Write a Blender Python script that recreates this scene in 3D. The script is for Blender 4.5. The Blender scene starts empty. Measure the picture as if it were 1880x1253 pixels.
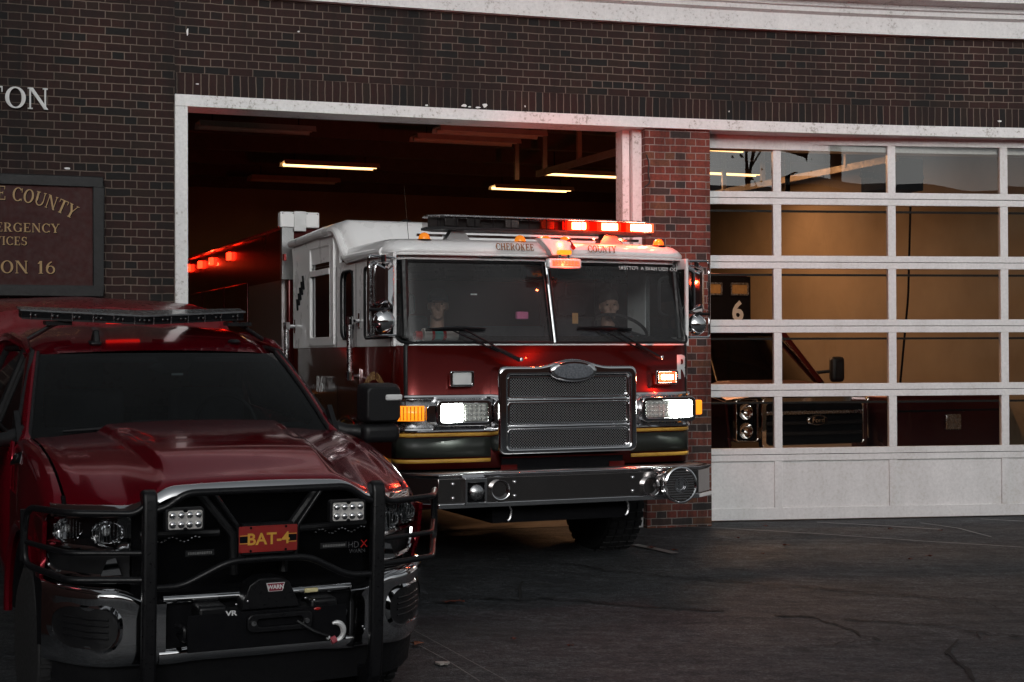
import bpy, bmesh, math, random
import numpy as np
from mathutils import Vector, Matrix, Euler
R = math.radians
scene = bpy.context.scene
col = scene.collection

# ------------------------------------------------------------------ camera
F, CX, CY, YH, ROLL, EYE = 2800.0, 940.0, 626.5, 652.0, 0.004, 1.604   # measured in photograph pixels (1880 wide)
PIT = math.atan((YH - CY) / F)
cam_data = bpy.data.cameras.new("camera")
cam = bpy.data.objects.new("camera", cam_data)
col.objects.link(cam)
cam_data.sensor_width = 36
cam_data.lens = F * 36 / 1880
cam_data.clip_end = 500
cam.matrix_world = Matrix.Translation((0, 0, EYE)) @ Matrix.Rotation(R(90) + PIT, 4, 'X') @ Matrix.Rotation(-ROLL, 4, 'Z')
scene.camera = cam

# ------------------------------------------------------------------ world: dull low evening sky
SUN_EL, SUN_AZ = 14.0, 178.0
world = bpy.data.worlds.new("World")
scene.world = world
world.use_nodes = True
wn = world.node_tree
wn.nodes.clear()
sky = wn.nodes.new('ShaderNodeTexSky')
sky.sky_type = 'NISHITA'
sky.sun_disc = False
sky.sun_elevation = R(SUN_EL)
sky.sun_rotation = R(SUN_AZ)
sky.air_density = 1.0
sky.dust_density = 4.0
sky.ozone_density = 1.0
hsv = wn.nodes.new('ShaderNodeHueSaturation')
hsv.inputs['Saturation'].default_value = 0.12
tint = wn.nodes.new('ShaderNodeMix'); tint.data_type = 'RGBA'; tint.blend_type = 'MULTIPLY'
tint.inputs[0].default_value = 1.0
tint.inputs[7].default_value = (0.965, 1.0, 1.015, 1)
bg = wn.nodes.new('ShaderNodeBackground')
bg.inputs['Strength'].default_value = 0.1
wo = wn.nodes.new('ShaderNodeOutputWorld')
wn.links.new(sky.outputs[0], hsv.inputs['Color'])
wn.links.new(hsv.outputs[0], tint.inputs[6])
wn.links.new(tint.outputs[2], bg.inputs[0])
wn.links.new(bg.outputs[0], wo.inputs[0])

sun_d = bpy.data.lights.new("sun", 'SUN')
sun_d.energy = 0.5
sun_d.angle = R(20)
sun_d.color = (1.0, 0.97, 0.94)
sun = bpy.data.objects.new("sun", sun_d)
col.objects.link(sun)
# light comes from behind the camera and its right, veiled by cloud
sun.rotation_euler = Vector((0.034, -0.97, 0.242)).to_track_quat('Z', 'Y').to_euler()

scene.view_settings.view_transform = 'Standard'
scene.view_settings.look = 'None'
scene.view_settings.exposure = 0.18
scene.view_settings.gamma = 1.0
scene.cycles.max_bounces = 8
scene.cycles.transparent_max_bounces = 16
scene.cycles.glossy_bounces = 5
scene.cycles.diffuse_bounces = 3
scene.cycles.sample_clamp_indirect = 4.0
scene.cycles.caustics_reflective = False
scene.cycles.caustics_refractive = False
scene.cycles.use_denoising = True

# ------------------------------------------------------------------ helpers
def ray(u, v):
    dx, dy = u - CX, v - CY
    c, s = math.cos(ROLL), math.sin(ROLL)
    x, y = dx * c - dy * s, dx * s + dy * c
    c, s = math.cos(PIT), math.sin(PIT)
    return Vector((x / F, c + y / F * s, s - y / F * c))

def on_ground(u, v, gz):
    """world point of the ground seen at a measured place"""
    d = ray(u, v); o = Vector((0, 0, EYE)); t = 5.0
    for _ in range(40):
        p = o + d * t
        t += (gz(p.x, p.y) - p.z) / d.z * 0.7
    return o + d * t

def tag(o, label=None, cat=None, group=None, kind=None):
    if label: o['label'] = label
    if cat: o['category'] = cat
    if group: o['group'] = group
    if kind: o['kind'] = kind
    return o

def empty(name, loc=(0, 0, 0), rot=(0, 0, 0), label=None, cat=None, group=None, parent=None):
    o = bpy.data.objects.new(name, None)
    o.empty_display_size = 0.1
    o.location = loc; o.rotation_euler = rot
    col.objects.link(o)
    if parent: o.parent = parent
    tag(o, label, cat, group)
    return o

def children(o):
    return [c for c in bpy.data.objects if c.parent is o]

def copy_tree(o, parent=None, loc=None, rot=None, label=None):
    c = o.copy(); col.objects.link(c)
    if parent: c.parent = parent
    if loc is not None: c.location = loc
    if rot is not None: c.rotation_euler = rot
    if label: c['label'] = label
    for ch in children(o): copy_tree(ch, c)
    return c

def fillet(pts, r, n=5, closed=False):
    pts = [Vector(p) for p in pts]
    out = []
    N = len(pts)
    for i, p in enumerate(pts):
        if not closed and i in (0, N - 1):
            out.append(p); continue
        a, b = pts[i - 1], pts[(i + 1) % N]
        rr = min(r, (a - p).length * .45, (b - p).length * .45)
        s = p + (a - p).normalized() * rr
        e = p + (b - p).normalized() * rr
        for k in range(n + 1):
            t = k / n
            out.append(s * (1 - t) ** 2 + p * 2 * t * (1 - t) + e * t * t)
    return out

def rrect(x0, z0, x1, z1, r, n=5):
    """rounded rectangle outline, counter clockwise, 4*(n+1) points"""
    out = []
    for (cx, cz, a0) in ((x1 - r, z0 + r, -90), (x1 - r, z1 - r, 0), (x0 + r, z1 - r, 90), (x0 + r, z0 + r, 180)):
        for k in range(n + 1):
            a = R(a0 + 90 * k / n)
            out.append((cx + r * math.cos(a), cz + r * math.sin(a)))
    return out

class MB:
    def __init__(s):
        s.v = []; s.f = []; s.uv = {}
    def add(s, vs, fs):
        n = len(s.v)
        s.v += [tuple(p) for p in vs]
        s.f += [tuple(n + i for i in f) for f in fs]
        return s
    def box(s, c, d, m=None):
        c = Vector(c)
        vs = []
        for i in range(8):
            p = Vector(((-.5, .5)[i & 1] * d[0], (-.5, .5)[i >> 1 & 1] * d[1], (-.5, .5)[i >> 2] * d[2]))
            vs.append((m @ p if m else p) + c)
        return s.add(vs, [(0, 2, 3, 1), (4, 5, 7, 6), (0, 1, 5, 4), (2, 6, 7, 3), (0, 4, 6, 2), (1, 3, 7, 5)])
    def bx(s, x0, x1, y0, y1, z0, z1):
        return s.box(((x0 + x1) / 2, (y0 + y1) / 2, (z0 + z1) / 2), (abs(x1 - x0), abs(y1 - y0), abs(z1 - z0)))
    def tube(s, pts, r, seg=10, closed=False, cap=True):
        pts = [Vector(p) for p in pts]
        n = len(pts); rs = r if isinstance(r, (list, tuple)) else [r] * n
        T = []
        for i in range(n):
            a = pts[i - 1] if (i or closed) else pts[0]
            b = pts[(i + 1) % n] if (i < n - 1 or closed) else pts[-1]
            T.append((b - a).normalized())
        up = Vector((0, 0, 1)) if abs(T[0].z) < .9 else Vector((0, 1, 0))
        u = T[0].cross(up).normalized()
        vs = []
        for i in range(n):
            u = (u - T[i] * u.dot(T[i])).normalized()
            w = T[i].cross(u)
            for k in range(seg):
                a = 2 * math.pi * k / seg
                vs.append(pts[i] + (u * math.cos(a) + w * math.sin(a)) * rs[i])
        fs = []
        for i in range(n if closed else n - 1):
            j = (i + 1) % n
            for k in range(seg):
                k2 = (k + 1) % seg
                fs.append((i * seg + k, i * seg + k2, j * seg + k2, j * seg + k))
        if cap and not closed:
            fs.append(tuple(range(seg - 1, -1, -1)))
            fs.append(tuple((n - 1) * seg + k for k in range(seg)))
        return s.add(vs, fs)
    def cyl(s, a, b, r, r2=None, seg=24):
        return s.tube([a, b], [r, r if r2 is None else r2], seg)
    def prism(s, poly, o, ex, ey, depth):
        """2-D outline in the plane (o, ex, ey), thickened along ex x ey"""
        o, ex, ey = Vector(o), Vector(ex), Vector(ey)
        nz = ex.cross(ey).normalized() * depth
        n = len(poly)
        a = [o + ex * p[0] + ey * p[1] for p in poly]
        return s.add(a + [p + nz for p in a], [tuple(range(n - 1, -1, -1)), tuple(range(n, 2 * n))] +
                     [(i, (i + 1) % n, n + (i + 1) % n, n + i) for i in range(n)])
    def xz(s, poly, y, depth):
        """outline in local x-z; front at y, going back by depth"""
        return s.prism(poly, (0, y + depth, 0), (1, 0, 0), (0, 0, 1), depth)
    def ring(s, outer, inner, y, depth):
        n = len(outer)
        vs = [(p[0], y, p[1]) for p in outer] + [(p[0], y, p[1]) for p in inner] + \
             [(p[0], y + depth, p[1]) for p in outer] + [(p[0], y + depth, p[1]) for p in inner]
        fs = []
        for i in range(n):
            j = (i + 1) % n
            fs += [(i, j, n + j, n + i), (2 * n + i, 3 * n + i, 3 * n + j, 2 * n + j),
                   (i, 2 * n + i, 2 * n + j, j), (n + i, n + j, 3 * n + j, 3 * n + i)]
        return s.add(vs, fs)
    def lathe(s, prof, o, axis, seg=28, cap=True):
        """prof: (radius, along) pairs"""
        o = Vector(o); ax = Vector(axis).normalized()
        up = Vector((0, 0, 1)) if abs(ax.z) < .9 else Vector((1, 0, 0))
        u = ax.cross(up).normalized(); w = ax.cross(u)
        vs = []
        for (r, h) in prof:
            for k in range(seg):
                a = 2 * math.pi * k / seg
                vs.append(o + ax * h + (u * math.cos(a) + w * math.sin(a)) * r)
        fs = []
        for i in range(len(prof) - 1):
            for k in range(seg):
                k2 = (k + 1) % seg
                fs.append((i * seg + k, i * seg + k2, (i + 1) * seg + k2, (i + 1) * seg + k))
        if cap:
            fs.append(tuple(range(seg - 1, -1, -1)))
            fs.append(tuple((len(prof) - 1) * seg + k for k in range(seg)))
        return s.add(vs, fs)
    def grid(s, fn, us, vs_, closed_u=False):
        P = [fn(u, v) for v in vs_ for u in us]
        nu = len(us)
        fs = []
        for j in range(len(vs_) - 1):
            for i in range(nu if closed_u else nu - 1):
                i2 = (i + 1) % nu
                fs.append((j * nu + i, j * nu + i2, (j + 1) * nu + i2, (j + 1) * nu + i))
        return s.add(P, fs)
    def ell(s, c, r, seg=14, rings=8, m=None):
        c = Vector(c)
        vs = []
        for j in range(rings + 1):
            t = math.pi * j / rings
            for k in range(seg):
                a = 2 * math.pi * k / seg
                p = Vector((r[0] * math.sin(t) * math.cos(a), r[1] * math.sin(t) * math.sin(a), r[2] * math.cos(t)))
                vs.append((m @ p if m else p) + c)
        fs = [(j * seg + k, (j + 1) * seg + k, (j + 1) * seg + (k + 1) % seg, j * seg + (k + 1) % seg)
              for j in range(rings) for k in range(seg)]
        return s.add(vs, fs)
    def build(s, name, mat, parent=None, bevel=0, angle=35, solid=0, seg=2, fix=True, **t):
        me = bpy.data.meshes.new(name)
        me.from_pydata(s.v, [], s.f)
        bm = bmesh.new(); bm.from_mesh(me)
        bmesh.ops.remove_doubles(bm, verts=bm.verts, dist=1e-5)
        if fix: bmesh.ops.recalc_face_normals(bm, faces=bm.faces)
        bm.to_mesh(me); bm.free()
        me.materials.append(mat)
        me.shade_smooth()
        me.set_sharp_from_angle(angle=R(angle))
        o = bpy.data.objects.new(name, me)
        col.objects.link(o)
        if parent: o.parent = parent
        if solid:
            m = o.modifiers.new('solid', 'SOLIDIFY'); m.thickness = solid; m.offset = 0
        if bevel:
            m = o.modifiers.new('bevel', 'BEVEL'); m.width = bevel; m.segments = seg
            m.limit_method = 'ANGLE'; m.angle_limit = R(40); m.harden_normals = False
        tag(o, t.get('label'), t.get('cat'), t.get('group'), t.get('kind'))
        return o

# ------------------------------------------------------------------ materials
def newmat(name):
    m = bpy.data.materials.new(name); m.use_nodes = True
    nt = m.node_tree; b = nt.nodes['Principled BSDF']
    return m, nt, b
def N(nt, t, **kw):
    n = nt.nodes.new(t)
    for k, v in kw.items(): setattr(n, k, v)
    return n
def math_(nt, op, a, b=None, c=None):
    n = N(nt, 'ShaderNodeMath', operation=op)
    for i, x in enumerate((a, b, c)):
        if x is None: continue
        if isinstance(x, (int, float)): n.inputs[i].default_value = x
        else: nt.links.new(x, n.inputs[i])
    return n.outputs[0]
def noise(nt, scale, detail=4, rough=.55, vec=None, coord='Object', mapping=None):
    if vec is None:
        tc = N(nt, 'ShaderNodeTexCoord'); vec = tc.outputs[coord]
    if mapping:
        mp = N(nt, 'ShaderNodeMapping'); mp.inputs['Scale'].default_value = mapping
        nt.links.new(vec, mp.inputs[0]); vec = mp.outputs[0]
    n = N(nt, 'ShaderNodeTexNoise')
    n.inputs['Scale'].default_value = scale; n.inputs['Detail'].default_value = detail
    n.inputs['Roughness'].default_value = rough
    nt.links.new(vec, n.inputs['Vector'])
    return n.outputs['Fac']
def ramp(nt, fac, stops):
    r = N(nt, 'ShaderNodeValToRGB')
    e = r.color_ramp.elements
    while len(e) < len(stops): e.new(.5)
    for el, (p, c) in zip(e, stops):
        el.position = p; el.color = (*c, 1) if len(c) == 3 else c
    nt.links.new(fac, r.inputs[0])
    return r.outputs[0]
def bump(nt, b, h, strength=.3, dist=.01):
    n = N(nt, 'ShaderNodeBump'); n.inputs['Strength'].default_value = strength; n.inputs['Distance'].default_value = dist
    nt.links.new(h, n.inputs['Height']); nt.links.new(n.outputs[0], b.inputs['Normal'])
def simple(name, colr, rough=.5, metal=0., coat=0., var=.12, nscale=9., bmp=0., rvar=.12, spec=.5, coatr=.04):
    m, nt, b = newmat(name)
    f = noise(nt, nscale, 5)
    lo = tuple(max(0, c * (1 - var)) for c in colr); hi = tuple(min(1, c * (1 + var)) for c in colr)
    nt.links.new(ramp(nt, f, [(.3, lo), (.7, hi)]), b.inputs['Base Color'])
    rr = noise(nt, nscale * 2.3, 6)
    r0, r1 = max(.02, rough - rvar), min(1, rough + rvar)
    nt.links.new(ramp(nt, rr, [(.3, (r0,) * 3), (.7, (r1,) * 3)]), b.inputs['Roughness'])
    b.inputs['Metallic'].default_value = metal
    b.inputs['Specular IOR Level'].default_value = spec
    if coat:
        b.inputs['Coat Weight'].default_value = coat
        b.inputs['Coat Roughness'].default_value = coatr
    if bmp: bump(nt, b, noise(nt, nscale * 6, 5), bmp, .004)
    return m
def emis(name, colr, strength, base=(.02, .02, .02)):
    m, nt, b = newmat(name)
    b.inputs['Base Color'].default_value = (*base, 1)
    b.inputs['Emission Color'].default_value = (*colr, 1)
    b.inputs['Emission Strength'].default_value = strength
    b.inputs['Roughness'].default_value = .2
    return m
def glass(name, tint=(.8, .85, .85), ior=1.5, rough=.0, dirt=.0, dirtcol=(.5, .5, .5), base_refl=0.0):
    """thin pane: sees through, reflects by angle; a film of dust on it"""
    m, nt, b = newmat(name)
    nt.nodes.remove(b)
    out = nt.nodes['Material Output']
    tr = N(nt, 'ShaderNodeBsdfTransparent'); tr.inputs[0].default_value = (*tint, 1)
    gl = N(nt, 'ShaderNodeBsdfGlossy'); gl.inputs['Roughness'].default_value = rough
    gl.inputs['Color'].default_value = (1, 1, 1, 1)
    fr = N(nt, 'ShaderNodeFresnel'); fr.inputs[0].default_value = ior
    fac = math_(nt, 'MAXIMUM', fr.outputs[0], base_refl)
    mx = N(nt, 'ShaderNodeMixShader'); nt.links.new(fac, mx.inputs[0])
    nt.links.new(tr.outputs[0], mx.inputs[1]); nt.links.new(gl.outputs[0], mx.inputs[2])
    last = mx.outputs[0]
    if dirt:
        df = N(nt, 'ShaderNodeBsdfDiffuse'); df.inputs[0].default_value = (*dirtcol, 1)
        d = noise(nt, 2.2, 6, .65)
        dd = math_(nt, 'MULTIPLY', d, dirt * 2)
        m2 = N(nt, 'ShaderNodeMixShader'); nt.links.new(dd, m2.inputs[0])
        nt.links.new(last, m2.inputs[1]); nt.links.new(df.outputs[0], m2.inputs[2])
        last = m2.outputs[0]
    nt.links.new(last, out.inputs[0])
    return m

def brick_mat(name, bw, bh, english=True, albedo=.135, mort=(.165, .125, .10), gap=.0068):
    """bricks laid in rows of stretchers and rows of headers; UV in metres"""
    m, nt, b = newmat(name)
    uvn = N(nt, 'ShaderNodeUVMap'); uvn.uv_map = 'UVMap'
    sep = N(nt, 'ShaderNodeSeparateXYZ')
    # wobble of hand-laid joints
    nz = N(nt, 'ShaderNodeTexNoise'); nz.inputs['Scale'].default_value = 9; nz.inputs['Detail'].default_value = 3
    nt.links.new(uvn.outputs[0], nz.inputs['Vector'])
    off = N(nt, 'ShaderNodeVectorMath', operation='SUBTRACT'); nt.links.new(nz.outputs['Color'], off.inputs[0]); off.inputs[1].default_value = (.5, .5, .5)
    sc = N(nt, 'ShaderNodeVectorMath', operation='SCALE'); nt.links.new(off.outputs[0], sc.inputs[0]); sc.inputs['Scale'].default_value = .012
    ad = N(nt, 'ShaderNodeVectorMath', operation='ADD'); nt.links.new(uvn.outputs[0], ad.inputs[0]); nt.links.new(sc.outputs[0], ad.inputs[1])
    nt.links.new(ad.outputs[0], sep.inputs[0])
    U, V = sep.outputs[0], sep.outputs[1]
    row = math_(nt, 'FLOOR', math_(nt, 'DIVIDE', V, bh))
    par = math_(nt, 'FLOORED_MODULO', row, 2.0)
    if english:
        w = math_(nt, 'SUBTRACT', bw, math_(nt, 'MULTIPLY', par, bw / 2))
        sh = math_(nt, 'MULTIPLY', par, bw / 4)
    else:
        w = bw; sh = 0.0
    uu = math_(nt, 'DIVIDE', math_(nt, 'ADD', U, sh), w)
    ci = math_(nt, 'FLOOR', uu)
    fu = math_(nt, 'MULTIPLY', math_(nt, 'SUBTRACT', uu, ci), w)
    fv = math_(nt, 'MULTIPLY', math_(nt, 'FRACT', math_(nt, 'DIVIDE', V, bh)), bh)
    du = math_(nt, 'MINIMUM', fu, math_(nt, 'SUBTRACT', w, fu))
    dv = math_(nt, 'MINIMUM', fv, math_(nt, 'SUBTRACT', bh, fv))
    d = math_(nt, 'MINIMUM', du, dv)
    mask = N(nt, 'ShaderNodeMapRange'); nt.links.new(d, mask.inputs[0])
    mask.inputs[1].default_value = gap * .35; mask.inputs[2].default_value = gap * .75
    mk = mask.outputs[0]
    cv = N(nt, 'ShaderNodeCombineXYZ'); nt.links.new(ci, cv.inputs[0]); nt.links.new(row, cv.inputs[1])
    wn_ = N(nt, 'ShaderNodeTexWhiteNoise', noise_dimensions='3D'); nt.links.new(cv.outputs[0], wn_.inputs['Vector'])
    a = albedo
    bc = ramp(nt, wn_.outputs['Value'], [(0, (.035 * a, .028 * a, .028 * a)), (.11, (.050 * a, .028 * a, .024 * a)), (.2, (.12 * a, .027 * a, .019 * a)),
                                        (.55, (.17 * a, .034 * a, .022 * a)), (.8, (.19 * a, .048 * a, .030 * a)), (1, (.13 * a, .055 * a, .028 * a))])
    fine = noise(nt, 38, 6, .7)
    mul = N(nt, 'ShaderNodeMix', data_type='RGBA', blend_type='MULTIPLY'); mul.inputs[0].default_value = 1
    nt.links.new(bc, mul.inputs[6]); nt.links.new(ramp(nt, fine, [(.25, (.55,) * 3), (.75, (1.25,) * 3)]), mul.inputs[7])
    big = noise(nt, 1.1, 4, .6)
    mul2 = N(nt, 'ShaderNodeMix', data_type='RGBA', blend_type='MULTIPLY'); mul2.inputs[0].default_value = 1
    mixm = N(nt, 'ShaderNodeMix', data_type='RGBA'); nt.links.new(mk, mixm.inputs[0])
    mixm.inputs[6].default_value = (*mort, 1); nt.links.new(mul.outputs[2], mixm.inputs[7])
    nt.links.new(mixm.outputs[2], mul2.inputs[6]); nt.links.new(ramp(nt, big, [(.3, (.62,) * 3), (.65, (1.1,) * 3)]), mul2.inputs[7])
    run = noise(nt, 1.6, 6, .7, mapping=(1.4, 1.4, .22))
    mul3 = N(nt, 'ShaderNodeMix', data_type='RGBA', blend_type='MULTIPLY'); mul3.inputs[0].default_value = 1
    nt.links.new(mul2.outputs[2], mul3.inputs[6]); nt.links.new(ramp(nt, run, [(.36, (.38,) * 3), (.5, (.95,) * 3), (.7, (1.2,) * 3)]), mul3.inputs[7])
    nt.links.new(mul3.outputs[2], b.inputs['Base Color'])
    b.inputs['Roughness'].default_value = .85
    h = math_(nt, 'ADD', math_(nt, 'MULTIPLY', mk, 1.0), math_(nt, 'MULTIPLY', fine, .35))
    bump(nt, b, h, .8, .006)
    return m

def paint_mat(name, colr, rough=.38, dirt=(.10, .09, .075), amount=.5, streak=True):
    m, nt, b = newmat(name)
    f = noise(nt, 3.0, 7, .68, mapping=(1, 1, .35) if streak else None)
    f2 = noise(nt, 34, 5, .7)
    k = math_(nt, 'MULTIPLY', f, f2)
    c = ramp(nt, k, [(.13 + .03 * (1 - amount), dirt), (.2, tuple(x * .86 for x in colr)), (.36, colr)])
    nt.links.new(c, b.inputs['Base Color'])
    b.inputs['Roughness'].default_value = rough
    bump(nt, b, f2, .08, .003)
    return m

M = {}
M['brick'] = brick_mat('brick_wall', .203, .0665)
M['lit_brick_pier'] = brick_mat('lit_brick_pier', .203, .0665, albedo=1.1, mort=(.30, .26, .24))  # same brick as the wall, with the red beacon light painted into its colour
M['soldier'] = brick_mat('brick_soldier', .0665, .2, english=False)
M['trim'] = paint_mat('white_trim_paint', (.80, .79, .79), amount=.0, dirt=(.38, .36, .33))
M['cornice'] = paint_mat('white_cornice_paint', (.72, .71, .71), amount=.0, dirt=(.4, .38, .37))
M['door'] = paint_mat('door_white_paint', (.76, .745, .745), rough=.32, amount=.05, dirt=(.6, .58, .56))
M['chrome'] = simple('chrome', (.74, .74, .75), .07, 1, rvar=.05, var=.05, nscale=5)
M['steel'] = simple('brushed_steel', (.45, .45, .46), .25, 1, nscale=20)
M['blackmetal'] = simple('black_powder_coat', (.006, .006, .007), .36, 0, nscale=30, bmp=.1, spec=.3)
M['blackplastic'] = simple('black_plastic', (.007, .007, .008), .5, nscale=20, bmp=.15, spec=.35)
M['dark'] = simple('dark_cavity', (.004, .004, .005), .8, spec=.1)
M['rubber'] = simple('tyre_rubber', (.014, .014, .015), .75, nscale=22, bmp=.3)
M['white_body'] = simple('white_body_paint', (.82, .81, .81), .3, coat=.7, var=.04, nscale=2, rvar=.06)
M['darkglass'] = simple('dark_window_glass', (.004, .004, .005), .05, rvar=.02, spec=.6)
M['gold'] = simple('gold_stripe', (.55, .29, .045), .35, var=.1)
M['letter_gold'] = simple('gold_lettering', (.36, .22, .085), .4, var=.15, nscale=30)
M['letter_white'] = simple('white_lettering', (.62, .62, .62), .4, var=.08)
M['greenblack'] = simple('dark_stripe', (.010, .013, .010), .5)
M['glass_truck'] = glass('windscreen_glass', (.72, .75, .75), 1.42, dirt=.03, dirtcol=(.55, .52, .52), base_refl=.03)
M['glass_door'] = glass('garage_glass', (.75, .75, .73), 1.5, base_refl=.06)
M['glass_pick'] = glass('pickup_glass', (.24, .27, .28), 1.24, dirt=.012, dirtcol=(.4, .42, .42))
M['lens'] = glass('clear_lens', (.85, .87, .88), 1.5, base_refl=.1)
M['hot_edge'] = emis('beacon_edge', (1.0, .10, .03), 2.2)
M['head_edge'] = emis('headlamp_face', (.85, .95, .85), 1.1)
M['tube_warm'] = emis('fluorescent_tube', (1.0, .55, .20), 4)
M['tube_off'] = simple('unlit_tube', (.5, .42, .32), .4)
M['red_lamp'] = emis('red_beacon', (1.0, .012, .003), 12)
M['hot_lamp'] = emis('beacon_core', (1.0, .50, .30), 60)
M['white_lamp'] = emis('white_headlamp', (.93, 1.0, .93), 45)
M['amber_lamp'] = emis('amber_lamp', (1.0, .26, .01), 1.3, (.5, .2, .02))
M['amber_marker'] = emis('amber_marker', (1.0, .24, .01), .45, (.55, .18, .01))
M['amber'] = simple('amber_plastic', (.65, .20, .01), .25, coat=.4)
M['redlens'] = simple('red_plastic', (.32, .01, .008), .2, coat=.5)
M['skin'] = simple('skin', (.32, .19, .14), .55, var=.06)
M['glass_medic'] = glass('medic_glass', (.2, .22, .22), 1.5, base_refl=.35)
M['letter_bronze'] = simple('bronze_lettering', (.30, .11, .025), .4)
M['navy'] = simple('navy_cloth', (.014, .016, .026), .85, nscale=60, bmp=.3)
M['tan'] = simple('tan_board', (.50, .36, .20), .7)
M['pinkcloth'] = simple('pink_cloth', (.6, .14, .3), .8)
M['yellow'] = simple('yellow_fog_lens', (.62, .55, .30), .3)
M['seat'] = simple('seat_cloth', (.035, .035, .04), .85)

def carpaint(name, c, c2, rough=.26):
    m, nt, b = newmat(name)
    b.inputs['Metallic'].default_value = .7; b.inputs['Coat IOR'].default_value = 1.38
    f = noise(nt, 260, 2); g = noise(nt, 1.4, 5)
    mixc = ramp(nt, f, [(.35, c), (.7, c2)])
    nt.links.new(mixc, b.inputs['Base Color'])
    nt.links.new(ramp(nt, g, [(.3, (rough - .04,) * 3), (.7, (rough + .05,) * 3)]), b.inputs['Roughness'])
    b.inputs['Coat Weight'].default_value = .4
    cr = noise(nt, 5, 7, .7)
    nt.links.new(ramp(nt, cr, [(.45, (.008,) * 3), (.8, (.045,) * 3)]), b.inputs['Coat Roughness'])
    return m
M['red_pick'] = carpaint('pickup_red_paint', (.20, .001, .010), (.27, .003, .017), .13)
M['red_truck'] = carpaint('engine_red_paint', (.10, .003, .002), (.13, .005, .003), .3)
M['red_dark'] = carpaint('medic_red_paint', (.05, .003, .003), (.065, .004, .004), .3)

def grille_mat(name, k, metal, thr=.0):
    m, nt, b = newmat(name)
    tc = N(nt, 'ShaderNodeTexCoord'); sp = N(nt, 'ShaderNodeSeparateXYZ')
    nt.links.new(tc.outputs['Object'], sp.inputs[0])
    x, z = sp.outputs[0], sp.outputs[2]
    a = math_(nt, 'SINE', math_(nt, 'MULTIPLY', math_(nt, 'ADD', x, z), k))
    c = math_(nt, 'SINE', math_(nt, 'MULTIPLY', math_(nt, 'SUBTRACT', x, z), k))
    p = math_(nt, 'MULTIPLY', a, c)
    hole = math_(nt, 'GREATER_THAN', math_(nt, 'ABSOLUTE', p), .22 + thr)
    b.inputs['Base Color'].default_value = (*metal, 1); b.inputs['Metallic'].default_value = .9; b.inputs['Roughness'].default_value = .3
    tr = N(nt, 'ShaderNodeBsdfTransparent'); mx = N(nt, 'ShaderNodeMixShader')
    nt.links.new(hole, mx.inputs[0]); nt.links.new(b.outputs[0], mx.inputs[1]); nt.links.new(tr.outputs[0], mx.inputs[2])
    nt.links.new(mx.outputs[0], nt.nodes['Material Output'].inputs[0])
    return m
M['grille'] = grille_mat('grille_mesh', 150, (.48, .48, .49))
M['grille_black'] = grille_mat('black_grille_mesh', 190, (.012, .012, .013), .05)

def tread_mat():
    m, nt, b = newmat('diamond_plate')
    tc = N(nt, 'ShaderNodeTexCoord'); sp = N(nt, 'ShaderNodeSeparateXYZ'); nt.links.new(tc.outputs['Object'], sp.inputs[0])
    s_ = math_(nt, 'ADD', sp.outputs[0], sp.outputs[1])
    a = math_(nt, 'SINE', math_(nt, 'MULTIPLY', math_(nt, 'ADD', s_, sp.outputs[2]), 95))
    c = math_(nt, 'SINE', math_(nt, 'MULTIPLY', math_(nt, 'SUBTRACT', s_, sp.outputs[2]), 95))
    h = math_(nt, 'GREATER_THAN', math_(nt, 'MAXIMUM', a, c), .8)
    b.inputs['Base Color'].default_value = (.5, .5, .5, 1); b.inputs['Metallic'].default_value = 1; b.inputs['Roughness'].default_value = .3
    bump(nt, b, h, .9, .01)
    return m
M['tread'] = tread_mat()

# ------------------------------------------------------------------ text
def text_mesh(body, size, extrude=.001, spacing=1.0, bold=0.0, align='CENTER'):
    c = bpy.data.curves.new('lettering', 'FONT')
    c.body = body; c.size = size; c.extrude = extrude; c.offset = bold
    c.align_x = align; c.align_y = 'CENTER'; c.space_character = spacing
    c.resolution_u = 3
    o = bpy.data.objects.new('lettering', c); col.objects.link(o)
    dg = bpy.context.evaluated_depsgraph_get(); dg.update()
    me = bpy.data.meshes.new_from_object(o.evaluated_get(dg))
    vs = [v.co.copy() for v in me.vertices]; fs = [tuple(p.vertices) for p in me.polygons]
    bpy.data.objects.remove(o); bpy.data.curves.remove(c); bpy.data.meshes.remove(me)
    return vs, fs
def text(body, size, name, mat, parent, o, ex=(1, 0, 0), ey=(0, 0, 1), extrude=.001, sx=1.0, bold=0.0, **kw):
    vs, fs = text_mesh(body, size, extrude, bold=bold)
    o, ex, ey = Vector(o), Vector(ex), Vector(ey); ez = ex.cross(ey)
    mb = MB(); mb.add([o + ex * (v.x * sx) + ey * v.y + ez * v.z for v in vs], fs)
    return mb.build(name, mat, parent, fix=False, **kw)

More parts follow.
